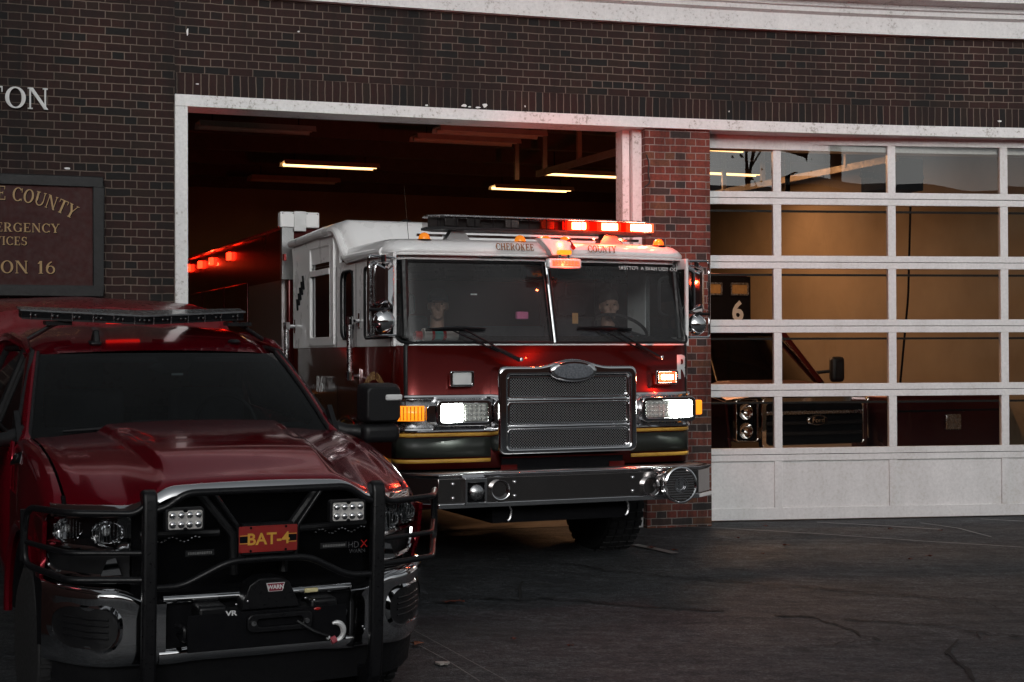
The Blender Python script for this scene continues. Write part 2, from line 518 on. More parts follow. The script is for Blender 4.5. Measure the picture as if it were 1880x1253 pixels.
# serif capitals drawn as strokes in a unit-high cell
def glyph(ch):
    t, h, s = .17, .065, .05          # stem, hairline, serif thickness
    P = []
    def rect(x0, y0, x1, y1): P.append([(x0, y0), (x1, y0), (x1, y1), (x0, y1)])
    def stem(x, y0=0, y1=1, w=t, ser=.07, top=True, bot=True):
        rect(x, y0, x + w, y1)
        if bot: rect(x - ser, y0, x + w + ser, y0 + s)
        if top: rect(x - ser, y1 - s, x + w + ser, y1)
    def diag(x0, y0, x1, y1, w): P.append([(x0, y0), (x0 + w, y0), (x1 + w, y1), (x1, y1)])
    def arc(cx, cy, rx, ry, a0, a1, wx=t, wy=h, n=14):
        for k in range(n):
            q = [R(a0 + (a1 - a0) * (k + e) / n) for e in (0, 1)]
            o_ = [(cx + rx * math.cos(a), cy + ry * math.sin(a)) for a in q]
            i_ = [(cx + (rx - wx) * math.cos(a), cy + (ry - wy) * math.sin(a)) for a in q]
            P.append([o_[0], o_[1], i_[1], i_[0]])
    W = .8
    if ch == 'T': stem(.32, top=False); rect(.02, .94, .79, 1); rect(.02, .74, .07, .95); rect(.74, .74, .79, .95)
    elif ch == 'O': arc(.45, .5, .43, .51, 0, 360, n=24); W = .92
    elif ch == 'N': stem(.1, w=.07); stem(.73, w=.07, bot=False); diag(.72, 0, .08, 1, .17); W = .95
    elif ch == 'E': stem(.1); rect(.1, .94, .68, 1); rect(.1, 0, .7, .06); rect(.25, .48, .52, .54); rect(.63, .76, .68, .95); rect(.65, .05, .7, .26); rect(.48, .4, .52, .62); W = .76
    elif ch == 'F': stem(.1); rect(.1, .94, .66, 1); rect(.25, .48, .5, .54); rect(.61, .74, .66, .95); rect(.46, .4, .5, .62); W = .7
    elif ch == 'C': arc(.46, .5, .44, .51, 42, 318, n=22); rect(.76, .66, .81, .97); rect(.76, .03, .81, .2); W = .86
    elif ch == 'G': arc(.46, .5, .44, .51, 42, 330, n=22); rect(.76, .66, .81, .97); rect(.68, .05, .84, .45); rect(.6, .41, .9, .45); W = .94
    elif ch == 'U': rect(.1, .33, .27, 1); rect(.72, .33, .79, 1); rect(.02, .95, .35, 1); rect(.63, .95, .88, 1); arc(.445, .34, .345, .35, 180, 360, wx=.12); W = .92
    elif ch == 'Y': stem(.34, 0, .5, top=False); diag(.34, .45, .03, 1, .19); diag(.44, .45, .72, 1, .07); rect(-.03, .95, .3, 1); rect(.62, .95, .88, 1); W = .86
    elif ch == 'M': stem(.1, w=.06); stem(.85, w=.17); diag(.5, 0, .08, 1, .17); diag(.52, 0, .9, 1, .06); W = 1.12
    elif ch == 'R': stem(.1); arc(.35, .73, .36, .27, -90, 90); rect(.2, .94, .36, 1); rect(.2, .46, .36, .52); diag(.62, 0, .34, .48, .18); rect(.58, 0, .86, .05); W = .88
    elif ch == 'S': arc(.36, .73, .3, .27, 35, 270); arc(.36, .27, .32, .27, -145, 90); rect(.58, .72, .63, .97); rect(.05, .03, .1, .3); W = .72
    elif ch == 'I': stem(.12); W = .42
    elif ch == 'A': diag(.58, 0, .34, 1, .19); diag(.09, 0, .4, 1, .06); rect(.2, .3, .62, .36); rect(0, 0, .26, .05); rect(.5, 0, .86, .05); W = .86
    elif ch == 'V': diag(.34, 0, .05, 1, .19); diag(.4, 0, .7, 1, .06); rect(-.02, .95, .32, 1); rect(.6, .95, .86, 1); W = .82
    elif ch == 'H': stem(.1); stem(.63); rect(.2, .47, .7, .53); W = .92
    elif ch == 'K': stem(.1); diag(.25, .42, .62, 1, .07); diag(.62, 0, .36, .55, .18); rect(.5, .95, .8, 1); rect(.56, 0, .86, .05); W = .9
    elif ch == '1': stem(.22, top=False); diag(.08, .78, .22, .98, .12); W = .55
    elif ch == '6': arc(.36, .32, .32, .33, 0, 360, wx=.14); arc(.56, .42, .52, .58, 105, 185, wx=.16, n=10); W = .74
    else: W = .4
    return P, W
def serif_text(body, size, mb, o, ex, ey, depth=.004, arc_r=None, squeeze=1.0, gap=.07):
    """adds serif letters to mb, centred on o (arc_r: bend over a circle of that radius)"""
    o, ex, ey = Vector(o), Vector(ex), Vector(ey); ez = ex.cross(ey)
    gl = [glyph(c) for c in body]
    tot = sum(w + gap for _, w in gl) * size * squeeze
    x = -tot / 2; q = 0
    for P, w in gl:
        wx = w * size * squeeze
        cxm = x + wx / 2
        for poly in P:
            q += 1
            pts = []
            for (a, b_) in poly:
                lx, ly = (a - w / 2) * size * squeeze, (b_ - .5) * size
                if arc_r:
                    th = cxm / arc_r
                    gx = (arc_r + ly) * math.sin(th) + lx * math.cos(th)
                    gy = (arc_r + ly) * math.cos(th) - lx * math.sin(th) - arc_r
                else: gx, gy = cxm + lx, ly
                pts.append((gx, gy))
            mb.prism(pts, o, ex, ey, depth + .00025 * (q % 7))
        x += wx + gap * size * squeeze
    return mb
# ================================================================== facade line (gently curved in plan)
H_TRIM = 2.187                                    # height of the trim's top edge over the eye
_ux = np.array([-260, 0, 160, 322, 511, 700, 900, 1100, 1300, 1490, 1680, 1880, 2150.])
_uy = np.array([141.5, 155.9, 165.0, 173.9, 183.8, 194.0, 203.7, 212.8, 220.4, 227.1, 231.9, 235.6, 240.0])
_uc = np.polyfit(_ux, _uy, 3)
def _plan(u):
    yt = float(np.polyval(_uc, u)); D = F * H_TRIM / ((YH - ROLL * (u - CX)) - yt)
    return Vector(((u - CX) / F * D, D))
_U = list(np.linspace(-260, 2150, 90))
_P = [_plan(u) for u in _U]
e0 = (_P[0] - _P[3]).normalized(); e1 = (_P[-1] - _P[-4]).normalized()
_P = [_P[0] + e0 * k for k in (3, 2, 1)] + _P + [_P[-1] + e1 * k for k in (1, 2, 3)]
_U = [-700, -550, -400] + _U + [2350, 2550, 2750]
_S = [0.0]
for i in range(1, len(_P)): _S.append(_S[-1] + (_P[i] - _P[i - 1]).length)
_PX = [p.x for p in _P]; _PY = [p.y for p in _P]
def s_of(u): return float(np.interp(u, _U, _S))
def fp(s, off=0.0, z=0.0):
    """point on the facade at arc length s, 'off' metres out towards the street"""
    x, y = float(np.interp(s, _S, _PX)), float(np.interp(s, _S, _PY))
    e = .15
    dx = float(np.interp(s + e, _S, _PX) - np.interp(s - e, _S, _PX)); dy = float(np.interp(s + e, _S, _PY) - np.interp(s - e, _S, _PY))
    l = math.hypot(dx, dy); n = (dy / l, -dx / l)
    return Vector((x + n[0] * off, y + n[1] * off, z))
def fdir(s):
    a, b_ = fp(s - .1), fp(s + .1); return (b_ - a).normalized()
def wall_y(x): return float(np.interp(x, _PX, _PY))
def gz(x, y):
    d = wall_y(x) - .3 - y
    if d <= 0: return 0.0
    return -.065 * min(d, 9.0) - .02 * max(0, min(d - 9, 12))

# frame of the apparatus bay (the building's own grid)
PSI = R(22.5)
AX = Vector((math.cos(PSI), math.sin(PSI), 0)); BX = Vector((-math.sin(PSI), math.cos(PSI), 0))
ORI = Vector((.32, 11.487, 0))
def bay(x, y, z): return ORI + AX * x + BX * y + Vector((0, 0, z))

# ------------------------------------------------------------------ ground
def asphalt():
    m, nt, b = newmat('asphalt')
    tc = N(nt, 'ShaderNodeTexCoord'); v = tc.outputs['Object']
    f = noise(nt, 42, 9, .86, vec=v); g = noise(nt, 1.3, 6, .62, vec=v, mapping=(1, 1.8, 1)); st = noise(nt, 4.0, 7, .7, vec=v, mapping=(.6, 2.2, 1))
    sp = N(nt, 'ShaderNodeTexVoronoi'); sp.inputs['Scale'].default_value = 95; nt.links.new(v, sp.inputs['Vector'])
    c1 = ramp(nt, g, [(.28, (.018, .020, .022)), (.5, (.036, .038, .041)), (.72, (.062, .063, .065))])
    mul = N(nt, 'ShaderNodeMix', data_type='RGBA', blend_type='MULTIPLY'); mul.inputs[0].default_value = 1
    nt.links.new(c1, mul.inputs[6]); nt.links.new(ramp(nt, f, [(.40, (.22, .23, .25)), (.5, (.85, .88, .92)), (.61, (2.3, 2.4, 2.5))]), mul.inputs[7])
    rust = N(nt, 'ShaderNodeMix', data_type='RGBA'); nt.links.new(ramp(nt, st, [(.58, (0, 0, 0)), (.78, (.5,) * 3)]), rust.inputs[0])
    nt.links.new(mul.outputs[2], rust.inputs[6]); rust.inputs[7].default_value = (.034, .026, .022, 1)
    blot = noise(nt, 10, 9, .78, vec=v, mapping=(1, 1.7, 1))
    bm_ = N(nt, 'ShaderNodeMix', data_type='RGBA', blend_type='MULTIPLY'); bm_.inputs[0].default_value = 1
    nt.links.new(rust.outputs[2], bm_.inputs[6]); nt.links.new(ramp(nt, blot, [(.38, (.45,) * 3), (.5, (.95,) * 3), (.62, (1.75,) * 3)]), bm_.inputs[7])
    pale = N(nt, 'ShaderNodeMix', data_type='RGBA')
    nt.links.new(math_(nt, 'MULTIPLY', math_(nt, 'LESS_THAN', sp.outputs['Distance'], .17), math_(nt, 'GREATER_THAN', f, .53)), pale.inputs[0])
    nt.links.new(bm_.outputs[2], pale.inputs[6]); pale.inputs[7].default_value = (.11, .11, .11, 1)
    nt.links.new(pale.outputs[2], b.inputs['Base Color'])
    nt.links.new(ramp(nt, st, [(.3, (.5,) * 3), (.7, (.85,) * 3)]), b.inputs['Roughness'])
    bump(nt, b, math_(nt, 'ADD', f, math_(nt, 'MULTIPLY', sp.outputs['Distance'], .8)), .8, .02)
    return m
M['asphalt'] = asphalt()
M['concrete'] = simple('station_concrete', (.16, .145, .13), .45, var=.3, nscale=3, bmp=.1)
M['crack'] = simple('crack_filler', (.008, .008, .008), .9, nscale=30)
M['lineworn'] = paint_mat('worn_line_paint', (.20, .195, .19), amount=1, dirt=(.05, .05, .05))

xs = list(np.concatenate([np.linspace(-60, -9, 8), np.linspace(-8, 10, 73), np.linspace(11, 60, 8)]))
ys = list(np.concatenate([np.linspace(-70, -10, 10), np.linspace(-9, 4, 14), np.linspace(4.5, 16, 60), np.linspace(17, 60, 8)]))
mb = MB(); mb.grid(lambda x, y: (x, y, gz(x, y) + (.006 * math.sin(x * 1.7 + y) * math.sin(y * 1.3) if y < wall_y(x) - 1 else 0)), xs, ys)
mb.build('ground', M['asphalt'], kind='structure', label='dark cracked asphalt apron sloping down from the station')
# smooth concrete of the bays, behind the doors
mb = MB()
fl = [bay(-3.6, 2.9, .004), bay(7.2, .9, .004), bay(7.2, 14.2, .004), bay(-3.6, 14.2, .004)]
# cut the front edge along the facade
front = [fp(s, -.36, .004) for s in np.linspace(s_of(300), s_of(2150), 20)]
mb.add(front + [bay(7.6, 14.2, .004), bay(-3.4, 14.2, .004)], [tuple(range(22))])
mb.build('station_floor', M['concrete'], kind='structure', label='smooth concrete floor of the truck bays')

random.seed(5)
def crack(pts, w, name='ground_crack'):
    P = []
    for (a, b_) in zip(pts[:-1], pts[1:]):
        n = max(2, int(math.hypot(b_[0] - a[0], b_[1] - a[1]) / 9))
        for k in range(n):
            t = k / n
            P.append((a[0] + (b_[0] - a[0]) * t + random.uniform(-4, 4), a[1] + (b_[1] - a[1]) * t + random.uniform(-1.6, 1.6)))
    P.append(pts[-1])
    G = [on_ground(u, v, gz) for u, v in P]
    vs, fs = [], []
    for i, g in enumerate(G):
        a, b_ = G[max(0, i - 1)], G[min(len(G) - 1, i + 1)]
        d = (b_ - a); d.z = 0
        if d.length < 1e-6: d = Vector((1, 0, 0))
        d.normalize(); n = Vector((-d.y, d.x, 0)); ww = w * random.uniform(.4, 1.7)
        vs += [g + n * ww + Vector((0, 0, .012)), g - n * ww + Vector((0, 0, .012))]
    for i in range(len(G) - 1): fs.append((2 * i, 2 * i + 1, 2 * i + 3, 2 * i + 2))
    mb.add(vs, fs)
mb = MB()
crack([(800, 1108), (860, 1100), (955, 1103), (1000, 1100), (1100, 1108), (1220, 1118), (1330, 1125)], .012)
crack([(955, 1103), (950, 1085), (960, 1070)], .008)
crack([(1420, 1132), (1500, 1136), (1430, 1134)], .016); crack([(1540, 1139), (1600, 1142), (1760, 1152)], .011)
crack([(1500, 1140), (1560, 1158), (1580, 1170), (1620, 1178)], .009); crack([(1500, 1188), (1580, 1180), (1680, 1176)], .006)
crack([(1775, 1160), (1800, 1164), (1880, 1172), (1960, 1176)], .013); crack([(1795, 1164), (1800, 1175)], .01)
crack([(1762, 1178), (1740, 1200), (1755, 1215), (1770, 1225), (1790, 1253)], .012)
crack([(1040, 1036), (1120, 1050), (1240, 1062), (1340, 1070), (1480, 1080), (1620, 1092), (1880, 1110)], .010)
crack([(1100, 1040), (1200, 1050), (1300, 1060)], .006); crack([(1770, 1100), (1860, 1128)], .004)
crack([(780, 1050), (900, 1048), (1040, 1054), (1110, 1062)], .005)
mb.build('ground_cracks', M['crack'], kind='structure', fix=False, label='thin dark cracks running across the asphalt')
mb = MB()
def stripe(pts, w):
    G = [on_ground(u, v, gz) + Vector((0, 0, .010)) for u, v in pts]
    vs, fs = [], []
    for i, g in enumerate(G):
        d = (G[min(i + 1, len(G) - 1)] - G[max(i - 1, 0)]); d.z = 0; d.normalize(); n = Vector((-d.y, d.x, 0))
        vs += [g + n * w, g - n * w]
    for i in range(len(G) - 1): fs.append((2 * i, 2 * i + 1, 2 * i + 3, 2 * i + 2))
    mb.add(vs, fs)
stripe([(1165, 1002), (1205, 1010), (1240, 1018)], .045)
stripe([(1220, 968), (1330, 972), (1500, 982), (1700, 996), (1880, 1007)], .010)
stripe([(1500, 961), (1600, 966), (1725, 974)], .014)
stripe([(1690, 962), (1760, 972), (1820, 988)], .010)
stripe([(1800, 955), (1880, 959), (1960, 963)], .016)
stripe([(770, 1188), (820, 1215), (880, 1253)], .0025); stripe([(760, 1160), (830, 1198), (930, 1253)], .002)
mb.build('ground_line', M['lineworn'], kind='structure', fix=False, label='worn pale painted lines on the asphalt by the garage doors')

# ------------------------------------------------------------------ station building
ST = empty('fire_station', fp(s_of(1240), 0, 0), label='dark red brick fire station with white cornice and two wide truck doorways', cat='building')
STI = ST.location.copy()
def to_st(p): return Vector(p) - STI
def slab(name, mat, s0, s1, z0, z1, out=0.0, inn=-.35, n=None, parent=ST, label=None, voff=0., offs=None, **k):
    """curved slab following the facade, with metre UVs for brick"""
    n = n or max(2, int((s1 - s0) / .25) + 1)
    SS = [s0 + (s1 - s0) * i / n for i in range(n + 1)]
    vs = []
    for s in SS:
        for (o_, z) in ((out, z0), (out, z1), (inn, z1), (inn, z0)): vs.append(to_st(fp(s, o_, z)))
    fs = []
    for i in range(n):
        a, b_ = i * 4, (i + 1) * 4
        fs += [(a, b_, b_ + 1, a + 1), (a + 1, b_ + 1, b_ + 2, a + 2), (a + 2, b_ + 2, b_ + 3, a + 3), (a + 3, b_ + 3, b_, a)]
    fs += [(0, 1, 2, 3), (n * 4 + 3, n * 4 + 2, n * 4 + 1, n * 4)]
    me = bpy.data.meshes.new(name); me.from_pydata(vs, [], fs)
    uv = me.uv_layers.new(name='UVMap')
    for p in me.polygons:
        for li in p.loop_indices:
            vi = me.loops[li].vertex_index; i, q = divmod(vi, 4)
            s = SS[i]; z = (z0, z1, z1, z0)[q]; back = q >= 2
            if p.index < 4 * n:
                k4 = p.index % 4
                if k4 in (0, 2): uv.data[li].uv = (s, z - voff)
                else: uv.data[li].uv = (s, z - voff + (.35 if back else 0))
            else: uv.data[li].uv = (s + (.3 if back else 0), z - voff)
    me.materials.append(mat)
    me.shade_smooth(); me.set_sharp_from_angle(angle=R(30))
    o = bpy.data.objects.new(name, me); col.objects.link(o); o.parent = parent
    tag(o, label, **k)
    return o
SL, SR = s_of(-700), s_of(2750)
sA, sB, sC, sD = s_of(322), s_of(1183), s_of(1305), s_of(2079)
Z_T0, Z_T1 = 3.695, 3.79
Z_S1 = Z_T1 + .1905
slab('brick_wall', M['brick'], SL, sA, -.8, 4.66, label='shaded brick wall left of the open doorway')
slab('brick_wall', M['brick'], sA, SR, Z_S1, 4.66, voff=Z_S1)
slab('brick_wall', M['brick'], sD, SR, -.3, Z_S1 - .001)
slab('soldier_course', M['soldier'], sA, sD, Z_T1, Z_S1, out=.004, voff=Z_T1)
slab('lit_brick_pier', M['lit_brick_pier'], sB + .02, sC, -.25, Z_T0 - .001, out=.0, inn=-.42, voff=.02)
slab('lintel_trim', M['trim'], sA - .005, sD + .1, Z_T0, Z_T1 + .002, out=.05, inn=-.30)
slab('jamb_trim', M['trim'], sA - .005, s_of(344), -.2, Z_T0 - .002, out=.045, inn=-.30)
s1157, s1170 = s_of(1157), s_of(1170)
slab('jamb_trim', M['trim'], s1157 - .01, s1170 - .012, 0, Z_T0 - .003, out=-.16, inn=-.34)
slab('jamb_trim', M['trim'], s1170, sB + .018, 0, Z_T0 - .003, out=-.10, inn=-.36)
# lintel soffit and header behind it
slab('door_header', M['door'], sC, sD, Z_T0 - .13, Z_T0 - .002, out=-.22, inn=-.40)
# cornice, built as a swept profile
prof = [(.0, 4.655), (.07, 4.655), (.07, 4.815), (.115, 4.835), (.115, 4.875), (.14, 4.885), (.14, 4.925), (.30, 4.945), (.30, 5.02), (.335, 5.025),
        (.335, 5.055), (.36, 5.06), (.36, 5.24), (.30, 5.26), (-.35, 5.26), (-.35, 4.655)]
SS = [SL + (SR - SL) * i / 110 for i in range(111)]
mb = MB()
vs = [to_st(fp(s, o_, z)) for s in SS for (o_, z) in prof]; q = len(prof)
fs = [(i * q + k, (i + 1) * q + k, (i + 1) * q + (k + 1) % q, i * q + (k + 1) % q) for i in range(110) for k in range(q)]
mb.add(vs, fs); mb.build('cornice', M['cornice'], ST, angle=20)
# board seams and gutter clips of the cornice
mb = MB()
for u in (1484, 1838, 1120, 760, 2150):
    s = s_of(u); a = to_st(fp(s, .365, 5.03)); b_ = to_st(fp(s, .365, 5.065))
    mb.cyl(a, b_, .006, seg=6)
mb.build('cornice_seam', M['dark'], ST)
# flat roof, back and interior walls
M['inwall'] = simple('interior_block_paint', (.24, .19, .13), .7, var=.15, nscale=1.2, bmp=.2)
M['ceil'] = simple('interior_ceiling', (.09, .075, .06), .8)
def quadwall(name, a, b_, z0, z1, mat, th=.12, label=None):
    a, b_ = Vector(a), Vector(b_); d = (b_ - a).normalized(); n = Vector((-d.y, d.x, 0)) * th
    mb = MB(); vs = [to_st(Vector((p.x, p.y, z))) for z in (z0, z1) for p in (a, b_, b_ + n, a + n)]
    mb.add(vs, [(0, 3, 2, 1), (4, 5, 6, 7), (0, 1, 5, 4), (1, 2, 6, 5), (2, 3, 7, 6), (3, 0, 4, 7)])
    return mb.build(name, mat, ST, label=label)
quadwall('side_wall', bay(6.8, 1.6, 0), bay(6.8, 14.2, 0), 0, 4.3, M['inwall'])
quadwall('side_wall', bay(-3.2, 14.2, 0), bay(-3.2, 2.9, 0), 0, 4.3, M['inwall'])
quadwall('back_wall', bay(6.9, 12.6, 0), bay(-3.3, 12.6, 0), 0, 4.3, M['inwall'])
mb = MB()
top = [to_st(fp(s, -.36, 4.3)) for s in np.linspace(s_of(250), s_of(2300), 24)] + [to_st(bay(7.6, 14.2, 4.3)), to_st(bay(-3.6, 14.2, 4.3))]
n = len(top); mb.add(top + [p + Vector((0, 0, .7)) for p in top], [tuple(range(n)), tuple(range(2 * n - 1, n - 1, -1))] + [(i, n + i, n + (i + 1) % n, (i + 1) % n) for i in range(n)])
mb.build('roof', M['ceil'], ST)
mb = MB()
for k in range(7):
    y = 3.6 + k * 1.35
    a, b_ = to_st(bay(-3.2, y, 4.18)), to_st(bay(6.8, y, 4.18))
    mb.box((a + b_) / 2, (10, .12, .22), Matrix.Rotation(PSI, 3, 'Z'))
mb.build('roof_beam', simple('roof_beam_wood', (.07, .05, .035), .8), ST)
# unseen block, added left of the yard to darken that side
mb = MB(); vs_ = [(-4.75, 12.45), (-4.5, 3.5), (-9, 3.2), (-9.2, 12.6)]
mb.add([to_st((x, y, z)) for z in (-1.2, 6.2) for x, y in vs_], [(3, 2, 1, 0), (4, 5, 6, 7)] + [(i, (i + 1) % 4, 4 + (i + 1) % 4, 4 + i) for i in range(4)]); mb.build('added_shade_block', simple('shade_block_brick', (.05, .018, .014), .85, var=.3), ST)
# conduits on the side wall
mb = MB()
for (y, r) in ((2.55, .022), (4.6, .014), (7.4, .02)):
    mb.cyl(to_st(bay(6.77, y, .1)), to_st(bay(6.77, y, 3.9)), r, seg=8)
mb.build('conduit', M['dark'], ST)
mb = MB()
for (x, y0, y1) in ((2.15, 3.0, 8.5), (-1.75, 3.2, 8.8)):
    pass
# door tracks under the roof
M['track'] = simple('galvanised_track', (.24, .21, .17), .5, .4)
def track(x, y0, y1, z=3.62):
    mb = MB()
    c = (to_st(bay(x, y0, z)) + to_st(bay(x, y1, z))) / 2
    mb.box(c, (.035, y1 - y0, .07), Matrix.Rotation(PSI, 3, 'Z'))
    for yy in (y0 + .9, y0 + 2.6, y1 - .2):
        mb.box(to_st(bay(x, yy, z + .35)), (.05, .04, .7), Matrix.Rotation(PSI, 3, 'Z'))
    mb.build('door_track', M['track'], ST)
track(2.08, 3.1, 5.1); track(5.0, 2.5, 6.2)
mb = MB(); mb.box(to_st(bay(5.3, 3.0, 3.50)), (.5, .42, .34), Matrix.Rotation(PSI, 3, 'Z')); mb.cyl(to_st(bay(4.9, 3.0, 3.50)), to_st(bay(5.7, 3.0, 3.50)), .035, seg=10)
mb.tube([to_st(bay(4.25, 3.4, z)) for z in (3.75, 3.6, 3.3, 3.25)], .03, 8); mb.build('door_opener', M['dark'], ST, bevel=.02)
mb = MB(); mb.tube(fillet([to_st(bay(5.55, 3.0, 3.5)), to_st(bay(5.5, 3.0, 2.2)), to_st(bay(5.42, 3.1, .9))], .1), .012, 6); mb.build('pull_cord', M['dark'], ST)
track(-2.2, 3.8, 8.0)

# ------------------------------------------------------------------ sectional garage door of the right bay (a part of the station)
def ray_to(u, a, b_):
    """where the vertical plane through a-b is seen at column u"""
    d = ray(u, 652); n = Vector((-(b_ - a).y, (b_ - a).x, 0)); t = n.dot(a) / n.dot(d)
    return d * t
dA, dB = Vector((1.903, 14.6, 0)), Vector((5.05, 15.03, 0))
dd = (dB - dA).normalized(); dn = Vector((dd.y, -dd.x, 0))
c1 = ray_to(1427, dA, dB); c1.z = 0
o1 = c1
pitch = ((ray_to(1843, dA, dB) - ray_to(1427, dA, dB)).xy.length) / 2
door0 = o1 - dd * pitch; door1 = o1 + dd * pitch * 3
DR = empty('garage_door', to_st(door0), (0, 0, math.atan2(dd.y, dd.x)), parent=ST, label='closed white sectional garage door with five rows of glass panes')
LW = (door1 - door0).length; SG = .6165
seams = [.0, .637] + [.637 + SG * k for k in range(1, 5)] + [3.72]
zt = .0
def dparts():
    mb = MB(); st = MB(); sh = MB()
    for k, z in enumerate(seams):      # rails either side of each section joint
        if k == 0: mb.bx(0, LW, -.03, .03, .012, .125)
        elif k == len(seams) - 1: mb.bx(0, LW, -.03, .03, z - .1, z)
        else:
            mb.bx(0, LW, -.03, .03, z - .0625, z - .0025); mb.bx(0, LW, -.03, .03, z + .0025, z + .0625)
            sh.bx(0, LW, -.012, .03, z - .0026, z + .0026)
    for i in range(5):
        x = pitch * i; w = .04
        for k in range(len(seams) - 1):
            za = .125 if k == 0 else seams[k] + .0625
            zb = seams[k + 1] - (.1 if k == len(seams) - 2 else .0625)
            s1 = MB(); s1.bx(max(0, x - w), min(LW, x + w), -.026, .026, za, zb); s1.build('stile', M['door'], DR, bevel=.003)
    mb.build('rail', M['door'], DR, bevel=.003); sh.build('section_joint', M['dark'], DR)
    for k in range(len(seams) - 1):
        za = .125 if k == 0 else seams[k] + .0625
        zb = seams[k + 1] - (.1 if k == len(seams) - 2 else .0625)
        for i in range(4):
            x0, x1 = pitch * i + .04, pitch * (i + 1) - .04
            p = MB()
            if k == 0:
                p.bx(x0, x1, -.006, .012, za, zb); p.build('panel', M['door'], DR)
            else:
                # old glass is never flat: each pane bows a little its own way
                rx, rz = random.uniform(-.010, .010), random.uniform(-.012, .012)
                p.grid(lambda x, z: (x, (.5 - .5 * math.cos((x - x0) / (x1 - x0) * 6.283)) * rx + (z - za) * rz * .6, z), list(np.linspace(x0, x1, 9)), list(np.linspace(za, zb, 5)))
                p.build('pane', M['glass_door'], DR, fix=False)
    for k in (2, 3, 4, 5):
        b_ = MB(); z = seams[k] - .0625 - .06; b_.bx(.02, LW - .02, .03, .055, z - .008, z + .012); b_.build('strut', M['blackplastic'], DR)
dparts()

# ------------------------------------------------------------------ lettering and sign on the left wall
def facade_frame(u, z, off):
    s = s_of(u); o_ = fp(s, off, z); ex = fdir(s); return o_, Vector((ex.x, ex.y, 0)).normalized(), Vector((0, 0, 1))
def zz(u, v, off=0):
    d = ray(u, v); p = fp(s_of(u), off, 0)
    return EYE + d.z * p.y / d.y
# TON (end of a word that runs out of the frame)
o_, ex, ey = facade_frame(40, 0, .01)
zl = (zz(60, 162) + zz(60, 202)) / 2
mb = MB(); hgt = zz(60, 161) - zz(60, 199)
e = s_of(93) - s_of(0)
for ch, u in (('N', 72), ('O', 30.5), ('T', -11)):
    o_, ex, ey = facade_frame(u, zl, .012)
    if ch == 'T': pass
    serif_text(ch, hgt * 1.02, mb, o_, ex, ey, depth=.02, squeeze=1.08)
tx = mb.build('wall_lettering', M['letter_white'], label='white raised serif letters TON on the brick above the red sign', cat='lettering', angle=20)

# sign board
sgn_u0, sgn_u1 = -190, 189
zc_t, zc_b = zz(150, 325), zz(150, 546)
o_, ex, ey = facade_frame(0, 0, .02)
oc, ex, ey = facade_frame(0, (zc_t + zc_b) / 2, .03)
wS = s_of(189) - s_of(0); hS = (zc_t - zc_b) / 2
SG_ = empty('station_sign', oc, (0, 0, math.atan2(ex.y, ex.x)), label='dark red station sign with gold serif lettering in a black frame', cat='sign')
mb = MB()
fw = .085
for (x0, x1, z0, z1) in ((-wS, wS, hS - fw, hS), (-wS, wS, -hS, -hS + fw), (-wS, -wS + fw, -hS + fw, hS - fw), (wS - fw, wS, -hS + fw, hS - fw)):
    mb.bx(x0, x1, -.035, .02, z0, z1)
mb.build('frame', M['blackplastic'], SG_, bevel=.008)
mb = MB(); mb.bx(-wS + fw, wS - fw, -.006, .015, -hS + fw, hS - fw)
mb.build('board', simple('sign_red_paint', (.035, .004, .003), .75, var=.15), SG_)
gl = MB(); sh = MB()
wpx = wS / 189.0
def sgn(body, vtop, vbot, size_px, uend, arc=None):
    z = hS * (1 - 2 * ((vtop + vbot) / 2 - 325) / (546 - 325))
    h = (vbot - vtop) * wpx
    P = [glyph(c) for c in body]; tot = sum(w + .07 for _, w in P)
    sq = (uend * wpx * 2) / (tot * h)
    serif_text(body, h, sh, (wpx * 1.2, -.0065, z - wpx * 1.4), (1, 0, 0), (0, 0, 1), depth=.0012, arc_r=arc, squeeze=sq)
    serif_text(body, h, gl, (0, -.0085, z), (1, 0, 0), (0, 0, 1), depth=.0015, arc_r=arc, squeeze=sq)
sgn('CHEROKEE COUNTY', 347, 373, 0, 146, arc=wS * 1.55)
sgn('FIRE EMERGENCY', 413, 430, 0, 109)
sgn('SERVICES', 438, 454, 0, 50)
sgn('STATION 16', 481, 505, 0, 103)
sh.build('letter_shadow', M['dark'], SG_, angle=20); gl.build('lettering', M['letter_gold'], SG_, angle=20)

# chips of white paint and mortar left on the wall
mb = MB(); random.seed(3)
def chip(u, v, w, h):
    o_, ex, ey = facade_frame(u, zz(u, v), .006)
    k = 7; P = [(w / 2 * math.cos(2 * math.pi * i / k) * random.uniform(.6, 1.2), h / 2 * math.sin(2 * math.pi * i / k) * random.uniform(.5, 1.2)) for i in range(k)]
    c = MB(); c.prism(P, to_st(o_), ex, ey, .008); c.build('paint_chip', M['trim'], ST)
for c in ((784, 194, .035, .02), (853, 195, .05, .03), (863, 197, .03, .012), (879, 198, .05, .015), (891, 194, .045, .04), (1340, 205, .012, .015), (1837, 223, .05, .02), (124, 310, .05, .02), (363, 155, .03, .012), (345, 60, .02, .07), (549, 59, .02, .02), (965, 196, .012, .02)): chip(*c)

# wire and hook on the pier
mb = MB()
pp = [fp(s_of(u), .02, 0) for u in (1187, 1192, 1190, 1194, 1183)]
zs_ = [zz(1190, v) for v in (285, 300, 318, 336, 345)]
mb.tube(fillet([to_st((p.x, p.y, z)) for p, z in zip(pp, zs_)], .03), .006, 6)
mb.build('cable', M['blackplastic'], ST)

